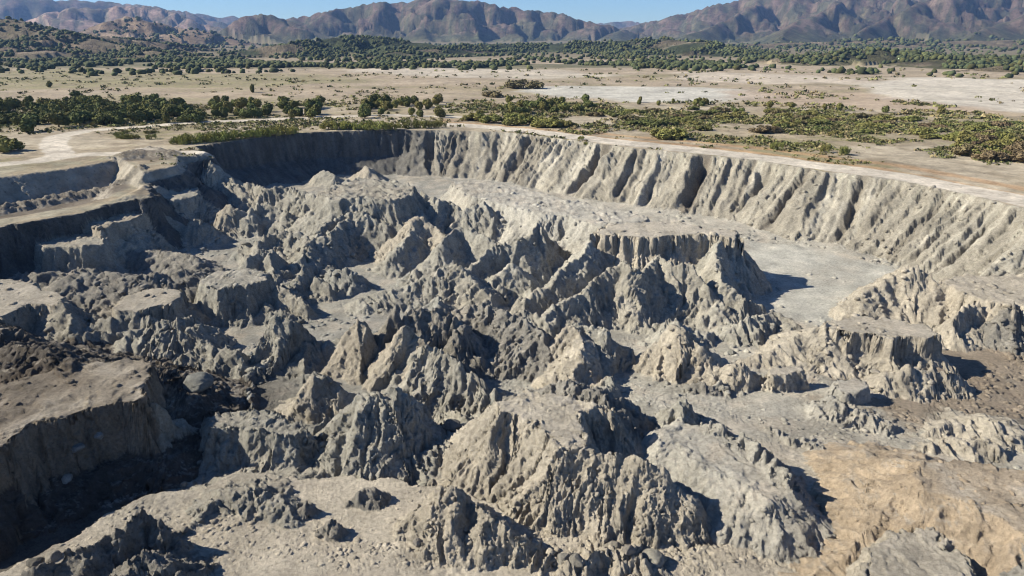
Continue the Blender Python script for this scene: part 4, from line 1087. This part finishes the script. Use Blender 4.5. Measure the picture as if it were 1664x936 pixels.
# plants with a place of their own
own = [(50, 214, 6.3, 1.25, 'round', DK, "tree", "tree", "big dark round tree standing by the bend of the dirt road"),
       (96, 207, 7.2, 1.3, 'round', DK, "tree", "tree", "dark tree with a wide crown just right of the road-bend tree"),
       (8, 246, 5.0, 1.5, 'wide', OL, "bush", "bush", "olive bush on the left picture edge beside the dirt road"),
       (-12, 240, 5.4, 1.4, 'wide', OL, "bush", "bush", "olive bush cut off by the left picture edge"),
       (1093, 226, 4.9, 1.6, 'wide', OL, "bush", "bush", "large olive bush alone beside the straight haul road"),
       (1075, 222, 3.8, 1.4, 'wide', OL, "bush", "bush", "smaller bush touching the large olive one by the haul road"),
       (952, 165, 5.6, 1.1, 'round', DK, "tree", "tree", "lone round tree standing out against the pale flat at the centre"),
       (124, 160, 6.2, 1.1, 'round', DK, "tree", "tree", "round tree poking above the back of the left tree belt"),
       (240, 172, 6.2, 1.1, 'round', DK, "tree", "tree", "tall dark tree in the middle of the left belt's back row"),
       (411, 151, 7, .6, 'round', DK, "tree", "tree", "narrow tree alone on the open tan plain, left"),
       (82, 142, 5.4, 1.0, 'round', DK, "tree", "tree", "small dark tree alone on the plain behind the left belt"),
       (800, 158, 4.6, 1.8, 'wide', DR, "thicket", "thicket", "brown thicket beside the dark gully on the central plain"),
       (850, 143, 7.0, 2.2, 'wide', DR, "thicket", "thicket", "dark brown copse on the edge of the white flat, centre"),
       (1373, 252, 3.6, .8, 'grass', OL, "bush", "bush", "thin upright shrub by the haul road, right"),
       (1340, 248, 3.4, .7, 'grass', OL, "bush", "bush", "thin shrub just left of the upright one by the haul road"),
       (1262, 243, 3.2, 1.0, 'grass', OL, "bush", "bush", "rounded tuft on the orange verge of the haul road"),
       (944, 227, 1.9, .9, 'grass', LT, "bush", "bush", "small green tuft hanging on the rim of the pit wall, centre"),
       (952, 231, 1.4, .9, 'grass', LT, "bush", "bush", "tiny green tuft next to the one on the rim of the pit wall")]
for o_ in own: plant(*o_, None)


def belt(n, xr, yf, hr, wr, kinds, name, cat, label, group):
    for _ in range(n):
        px = rr_.uniform(*xr); py = yf(px) if callable(yf) else rr_.uniform(*yf)
        kd, mt_ = rr_.choice(kinds)
        plant(px, py, rr_.uniform(*hr), rr_.uniform(*wr), kd, mt_, name, cat, label, group)


U = rr_.uniform
belt(42, (-20, 320), lambda x: U(188, 203) - (3 if x > 200 else 0), (4.4, 6.4), (1.0, 1.4), [('round', DK), ('round', DK), ('wide', DK)], "tree", "tree", "dark rounded tree, front row of the dense left belt", "trees of the dense left belt, front row")
belt(72, (-20, 322), (172, 190), (4.6, 7.0), (1.0, 1.4), [('round', DK), ('round', DK), ('round', OL)], "tree", "tree", "dark rounded tree in the middle of the dense left belt", "trees of the dense left belt, middle")
belt(16, (-20, 330), (164, 172), (4.0, 6.0), (.9, 1.3), [('round', DK)], "tree", "tree", "dark tree in the loose back row of the left belt", "trees of the left belt, back row")
belt(44, (345, 532), lambda x: U(168, 192), (4.0, 5.8), (1.0, 1.35), [('round', DK), ('round', DK), ('round', OL)], "tree", "tree", "dark tree in the clump between the left belt and the centre", "trees of the clump left of centre")
belt(34, (588, 722), lambda x: U(166, 192), (3.8, 5.4), (1.0, 1.3), [('round', DK), ('round', OL)], "tree", "tree", "dark tree in the central clump behind the rim", "trees of the central clump")
belt(26, (815, 960), lambda x: U(166, 186), (3.6, 5.4), (1.0, 1.4), [('round', DK), ('round', OL)], "tree", "tree", "tree in the clump right of centre behind the hedge of shrubs", "trees of the clump right of centre")
belt(24, (735, 925), lambda x: 193 + (x - 735) * .055 + U(-3, 6), (3.4, 4.6), (1.1, 1.6), [('wide', OL), ('round', OL)], "bush", "bush", "olive bush in the hedge-like row along the straight haul road", "hedge of bushes by the haul road")
belt(16, (960, 1640), lambda x: 165 + (x - 960) * .035 + U(-4, 3), (2.8, 4.4), (.9, 1.2), [('round', DK), ('round', OL)], "tree", "tree", "small round tree in the sparse far row on the right plain", "trees of the sparse far row, right")
belt(88, (960, 1664), lambda x: 178 + (x - 960) * .045 + U(-8, 26), (2.0, 3.4), (1.3, 2.3), [('wide', OL), ('wide', DK), ('wide', OL), ('wide', DR)], "bush", "bush", "low olive bush in the scattered scrub on the right plain", "scattered scrub on the right plain")
belt(22, (1562, 1690), lambda x: U(224, 272) - max(0, 1600 - x) * .25, (3.2, 4.8), (1.1, 1.6), [('wide', OL), ('wide', DR), ('round', OL)], "bush", "bush", "brownish bush in the thicket at the right picture edge", "thicket at the right picture edge")
for i_ in range(15): plant(288 + i_ * 13.5 + U(-3, 3), 237 - i_ * 1.25 - 2.5, U(3.2, 4.6), U(1.1, 1.5), 'grass', LT, "bush", "bush", "bright green bush in the row along the shaded left pit rim", "bright bushes along the shaded rim")
for i_ in range(8): plant(535 + i_ * 15 + U(-3, 3), 210.5, U(3.8, 5.0), U(1.1, 1.5), 'grass', LT, "bush", "bush", "bright green bush on the rim above the back wall's dark corner", "bright bushes above the back wall")
for i_ in range(4): plant(668 + i_ * 15, 208.5, U(3.8, 4.6), U(1., 1.4), 'grass', OL, "bush", "bush", "olive bush on the rim where the road begins to straighten", "olive bushes where the road straightens")
for i_ in range(9): plant(U(185, 270), U(214, 232), U(1.5, 2.6), U(1.2, 1.7), 'grass', OL, "bush", "bush", "low sage bush on the pale ground inside the road bend", "sage bushes inside the road bend")

ONES = "first second third fourth fifth sixth seventh eighth ninth tenth eleventh twelfth thirteenth fourteenth fifteenth sixteenth seventeenth eighteenth nineteenth".split()
TENS = ["twenty", "thirty", "forty", "fifty", "sixty", "seventy", "eighty"]


def ordinal(k):
    if k < 20: return ONES[k - 1]
    t, o = TENS[k // 10 - 2], k % 10
    return t[:-1] + "ieth" if o == 0 else t + "-" + ONES[o - 1]


byg = {}
for p in PL:
    if p[9]: byg.setdefault(p[9], []).append(p)
for g, ps in byg.items():                                # counted as the eye meets them, from the left
    ps.sort(key=lambda p: p[0] / p[1])
    for k, p in enumerate(ps):
        p[8] = ordinal(k + 1) + " from the left, " + p[8]
gz = ground_z(PL)
for (x, y, h, wd, kind, mat, name, cat, label, group), z in zip(PL, gz):
    me, ms = PROTO[(kind, mat, rr_.randrange(3))]
    e = bpy.data.objects.new(name, None); COL.objects.link(e)
    e.location = (x, y, z - .05); e.rotation_euler = (0, 0, rr_.uniform(0, 6.28) if kind == 'round' else rr_.uniform(-.6, .6))
    e.scale = (h * wd * rr_.uniform(.72, 1.0), h * wd * rr_.uniform(.72, 1.0), h * .92)
    e.empty_display_size = .1
    tag(e, label, cat, group)
    for nm, md in (("crown", me), ("trunk", ms)):
        c = bpy.data.objects.new(nm, md); COL.objects.link(c); c.parent = e


# ---- blobs baked into one mass: scrub on the plain, forest on the hills, clods in the pit
def ico():
    t = (1 + 5 ** .5) / 2
    v = np.array([(-1, t, 0), (1, t, 0), (-1, -t, 0), (1, -t, 0), (0, -1, t), (0, 1, t), (0, -1, -t), (0, 1, -t), (t, 0, -1), (t, 0, 1), (-t, 0, -1), (-t, 0, 1)], np.float32)
    v /= np.linalg.norm(v[0])
    f = np.array([(0, 11, 5), (0, 5, 1), (0, 1, 7), (0, 7, 10), (0, 10, 11), (1, 5, 9), (5, 11, 4), (11, 10, 2), (10, 7, 6), (7, 1, 8), (3, 9, 4), (3, 4, 2), (3, 2, 6), (3, 6, 8), (3, 8, 9), (4, 9, 5), (2, 4, 11), (6, 2, 10), (8, 6, 7), (9, 8, 1)])
    return v, f


IV, IF = ico()


def blobs(name, pos, size, squash, jitter, cols, mat, seed, smooth=False):
    rs = np.random.RandomState(seed); n = len(pos)
    V = IV[None] * (1 + rs.uniform(-jitter, jitter, (n, 12, 1)))
    a = rs.uniform(0, 6.28, n); ca_, sa = np.cos(a)[:, None], np.sin(a)[:, None]
    V = np.stack([V[..., 0] * ca_ - V[..., 1] * sa, V[..., 0] * sa + V[..., 1] * ca_, V[..., 2]], -1)
    V = V * size[:, None, None] * np.stack([rs.uniform(.8, 1.4, n), rs.uniform(.8, 1.3, n), squash * rs.uniform(.75, 1.2, n)], 1)[:, None, :]
    V = (V + pos[:, None, :]).reshape(-1, 3)
    Fq = (IF[None] + 12 * np.arange(n)[:, None, None]).reshape(-1, 3)
    return mesh_np(name, V, Fq, np.repeat(cols, 12, 0), mat, smooth)


M_BLOB = soil_material("scrub", 1.2, .2, 0, .4)
rs = np.random.RandomState(77)
# forest on the foothills
n = 110000
fx = rs.uniform(-48, 46, n) * math.pi / 180; frr = 720 * (3000 / 720) ** (rs.uniform(0, 1, n) ** .8)
tx = (frr * np.sin(fx)).astype(np.float32); ty = (frr * np.cos(fx)).astype(np.float32)
tz, tl = far_eval(tx, ty)
tz = tz + np.clip(tz - 5, 0, 120) / 120 * 9 * fbm2(tx, ty, .006, 4, 33, .5, 0)
dens = ss(-.25, .35, fbm2(tx, ty, .008, 3, 88) + .0)
w_hill = np.array([.55, .30, .95, .95, .75, .6, .5] + [0.1] * 20)
p_ = np.where((tl >= 0) & (tl < 7), w_hill[np.clip(tl, 0, 20)], .10) * dens
band = poly_mask(tx, ty, [(-300, 100), (-100, 92), (300, 96), (600, 104), (900, 104), (1200, 104), (1200, 111), (700, 110), (520, 112), (100, 110), (-300, 112)], 25)
p_ = np.maximum(p_, band * .9 * dens)
keep = rs.uniform(0, 1, n) < p_
keep &= np.cumsum(keep) < 31000
tx, ty, tz, rk = tx[keep], ty[keep], tz[keep], frr[keep]
sz = rs.uniform(1.5, 3.9, len(tx)) * (1 + ss(1200, 2800, rk) * .9)
cc = np.array((.055, .068, .032)) * (1 + .45 * rs.uniform(-1, 1, (len(tx), 1))) + np.array((.03, .018, .0)) * rs.uniform(0, 1, (len(tx), 1)) ** 2
tag(blobs("forest", np.stack([tx, ty, tz + sz * .5], 1), sz, .95, .28, cc, M_BLOB, 5), "dark green woodland covering the foothills beyond the plain", "forest", None, "stuff")

# scrub and dry tufts on the plain
n = 64000
py = rs.uniform(112, 270, n) ; py = np.where(rs.uniform(0, 1, n) < .4, rs.uniform(165, 245, n), py); px = rs.uniform(-80, 1760, n)
q = np.array([at(a, b, 0) for a, b in zip(px, py)], np.float32)
tx, ty = q[:, 0], q[:, 1]
dn = fbm2(tx, ty, .02, 3, 95) + .35 * fbm2(tx, ty, .1, 2, 96)
zone = np.where(py < 150, .26, .42) + 1.3 * ((px > 730) & (py > 168 + (px - 960) * .035) & (py < 215 + (px - 800) * .05)) + .35 * ((px < 560) & (py > 165) & (py < 205))
zone += .25 * ((px < 600) & (py > 122) & (py < 142))
k = (rs.uniform(0, 1, n) < zone * ss(-.2, .5, dn)) & (road_mask(tx, ty) < .15) & ~inside(tx, ty, [(p[0], p[1]) for p in RIMW])
rr2 = np.hypot(tx, ty)
ow = poly_mask(tx, ty, [(850, 142), (930, 138), (1110, 142), (1250, 152), (1200, 166), (1040, 166), (900, 158)], 6) + poly_mask(tx, ty, [(1380, 136), (1500, 126), (1664, 130), (1900, 140), (1900, 190), (1664, 182), (1540, 172), (1440, 158)], 6)
k &= (rs.uniform(0, 1, n) > ow * .95) & ~((px < 245) & (py > 236))
k &= ~((px < 330) & (py > 300))
tx, ty, rr2 = tx[k], ty[k], rr2[k]
tz = ground_z(list(zip(tx, ty)))
sz = rs.uniform(.25, 1.0, len(tx)) ** 1.6 * np.clip(rr2 / 260, .8, 2.2) * np.where(tx > -20, 1.5, 1.15)
mixc = rs.uniform(0, 1, (len(tx), 1))
cc = np.where(mixc < .5, np.array((.16, .16, .062)), np.where(mixc < .72, np.array((.085, .095, .04)), np.array((.23, .19, .10)))) * (1 + .3 * rs.uniform(-1, 1, (len(tx), 1)))
# each tuft is a little cluster of leaf faces rather than a ball
def tufts(name, pos, size, cols, mat, seed, per=10):
    rs = np.random.RandomState(seed); n = len(pos)
    d = rs.normal(size=(n, per, 3)); d /= np.linalg.norm(d, axis=2, keepdims=True)
    p = d * rs.uniform(.3, 1, (n, per, 1)) * np.array((1.3, 1.1, .6)); p[..., 2] = np.abs(p[..., 2]) + .1
    t = np.cross(d + rs.normal(size=d.shape) * .4, rs.normal(size=d.shape)); t /= np.linalg.norm(t, axis=2, keepdims=True)
    b = np.cross(d, t)
    s = rs.uniform(.3, .6, (n, per, 1))
    V = np.stack([p - t * s, p + t * s - b * s * .3, p + b * s], 2) * size[:, None, None, None] + pos[:, None, None, :]
    V = V.reshape(-1, 3)
    return mesh_np(name, V, np.arange(len(V)).reshape(-1, 3), np.repeat(cols, per * 3, 0), mat, False)


tag(tufts("scrub", np.stack([tx, ty, tz], 1), sz, cc, M_BLOB, 6), "low scrub and dry tufts dotted over the plain", "scrub", None, "stuff")
print("scrub", len(tx))

# ------------------------------------------------------------------ clods and boulders
n = 110000
px = rs.uniform(-40, 1700, n); py = rs.uniform(330, 940, n) 
q = np.array([at(a, b, -11.5) for a, b in zip(px, py)], np.float32)
tx, ty = q[:, 0], q[:, 1]
tz, tl, td = evaluate(tx, ty, True)
e1 = evaluate(tx + .5, ty, True)[0]; e2 = evaluate(tx, ty + .5, True)[0]
slope = np.hypot(e1 - tz, e2 - tz) / .5
ff = poly_mask(tx, ty, [(1206, 388), (1300, 400), (1470, 440), (1420, 470), (1370, 498), (1330, 522), (1260, 520), (1225, 450)], 1.5, -14)
cd = ss(-.25, .5, fbm2(tx, ty, .09, 2, 99)) * (slope < 1.7) * (tl >= -2) * (1 - .93 * ff) * np.where(tl == -1, 1, .35)
k = rs.uniform(0, 1, n) < cd * .9
k &= np.cumsum(k) < 16500
tx, ty, tz = tx[k], ty[k], tz[k]
sz = .09 + .42 * rs.uniform(0, 1, len(tx)) ** 4 
sz *= np.clip(np.hypot(tx, ty) / 90, .7, 1.6)
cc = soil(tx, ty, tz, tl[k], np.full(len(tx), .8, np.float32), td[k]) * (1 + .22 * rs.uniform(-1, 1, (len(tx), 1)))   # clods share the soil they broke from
tag(blobs("rubble", np.stack([tx, ty, tz - .16 + sz * .05], 1), sz, .7, .42, cc, M_CLAY, 9), "loose clods of clay strewn between the peaks", "rubble", None, "stuff")
print("clods", len(tx))


def boulder_mesh(seed, sx, sy, sz_, bl):
    import bmesh
    bm = bmesh.new(); bmesh.ops.create_icosphere(bm, subdivisions=4, radius=1)
    V = np.array([v.co[:] for v in bm.verts], np.float32)
    d = .22 * bl * n3(V[:, 0] * .9 + seed, V[:, 1] * .9, V[:, 2] * .9, 7) + .13 * bl * n3(V[:, 0] * 2.1 + seed, V[:, 1] * 2.1, V[:, 2] * 2.1, 8) + .10 * (1 - 2 * np.abs(n3(V[:, 0] * 4 + seed, V[:, 1] * 4, V[:, 2] * 4, 8)))
    # a few chipped planes
    rsb = np.random.RandomState(seed)
    Q = V * (1 + d[:, None])
    for _ in range(int(6 * bl)):
        nn_ = rsb.normal(size=3); nn_ /= np.linalg.norm(nn_); o = rsb.uniform(.62, .85)
        s = Q @ nn_ - o; Q = Q - np.clip(s, 0, None)[:, None] * nn_ * .85
    Q = Q * (sx, sy, sz_)
    Fq = np.array([[v.index for v in f.verts] for f in bm.faces]); bm.free()
    return Q.astype(np.float32), Fq


BO = [(1060, 908, -9.9, 1.15, 1.05, 1.05, .5, (.34, .32, .27), "round pale boulder lying alone at the foot of the foreground massif"),
      (325, 640, -10.6, 2.2, 1.8, 1.1, 1.2, (.22, .22, .20), "large flat-topped grey boulder beside the gorge, left"),
      (121, 819, -13.4, .75, .7, .6, .8, (.33, .33, .31), "round pale stone in the dark trench"),
      (146, 806, -13.4, 1.0, .7, .6, 1, (.22, .22, .21), "long grey stone behind the round one in the dark trench"),
      (180, 792, -13.2, .6, .5, .5, 1, (.25, .25, .24), "small stone nearest the terrace cliff in the dark trench"),
      (82, 893, -9.6, 1.0, .8, .6, .8, (.33, .30, .25), "pale boulder at the left end of the jagged low wall"),
      (55, 905, -9.8, .9, .7, .5, 1, (.16, .15, .13), "dark angular boulder in the lower left corner"),
      (916, 911, -10, .9, .8, .7, 1, (.32, .30, .26), "pale angular boulder left of the round one at the massif's foot"),
      (936, 926, -10, .8, .8, .6, 1, (.28, .26, .22), "smaller boulder in front of the pale angular one"),
      (998, 890, -10, 1.2, .9, .9, 1, (.29, .265, .22), "clay lump against the base of the fluted buttresses"),
      (1020, 912, -10, .7, .6, .5, 1, (.30, .27, .23), "small stone between the clay lump and the round boulder"),
      (677, 884, -9.9, .55, .5, .5, 1, (.33, .30, .26), "small pale stone at the foot of the brown cone"),
      (1371, 498, -13.6, .55, .55, .6, .8, (.5, .47, .42), "white stone where the light valley floor meets the craggy peak"),
      (1424, 596, -11, .8, .7, .5, 1, (.36, .33, .28), "pale stone right of the smooth pale block"),
      (1530, 592, -11.4, .8, .6, .5, 1, (.30, .25, .2), "brown stone lying in the tan butte's shadow"),
      (734, 693, -10, 1.3, 1, .9, 1, (.2, .19, .17), "blocky dark boulder between the ragged cone and the massif"),
      (775, 690, -9.6, 1.2, 1, .8, 1, (.25, .24, .21), "grey boulder touching the left corner of the massif"),
      (1190, 560, -12, .9, .8, .7, 1, (.24, .235, .21), "grey boulder in the rubble below the butte's long shadow")]
bz = ground_z([at(b[0], b[1], b[2]) for b in BO])
for i_, (b, z) in enumerate(zip(BO, bz)):
    sc_ = 1.0 if i_ < 2 else .78
    V, Fq = boulder_mesh(i_ * 5 + 2, b[3] * sc_, b[4] * sc_, b[5] * sc_, b[6])
    x, y, _ = at(b[0], b[1], b[2])
    o = mesh_np("boulder", V, Fq, np.tile(np.array(b[7], np.float32), (len(V), 1)), M_CLAY, True)
    o.location = (x, y, float(z) + b[5] * .3 - .1)
    tag(o, b[8], "boulder", "boulders in the pit")

# ------------------------------------------------------------------ haze
HZ = 9800.0
hv = np.array([(sx * HZ, sy * HZ, sz_) for sz_ in (-40.0, 620.0) for sx, sy in ((-1, -1), (1, -1), (1, 1), (-1, 1))], np.float32)
hf = np.array([(0, 3, 2, 1), (4, 5, 6, 7), (0, 1, 5, 4), (1, 2, 6, 5), (2, 3, 7, 6), (3, 0, 4, 7)])
mh = bpy.data.materials.new("haze"); mh.use_nodes = True
hn = mh.node_tree; hn.nodes.clear()
ho = hn.nodes.new("ShaderNodeOutputMaterial"); pv = hn.nodes.new("ShaderNodeVolumePrincipled")
pv.inputs["Color"].default_value = (.30, .52, 1.0, 1)
pv.inputs["Density"].default_value = HAZE_D
pv.inputs["Anisotropy"].default_value = 0.0
hn.links.new(pv.outputs[0], ho.inputs["Volume"])
hz = mesh_np("haze", hv, hf, None, mh, False)
tag(hz, "thin blue air haze over the whole valley", "haze", None, "stuff")
print("TRIS", sum(len(o.data.loops) - 2 * len(o.data.polygons) for o in bpy.data.objects if o.type == "MESH" and o.data.users == 1))
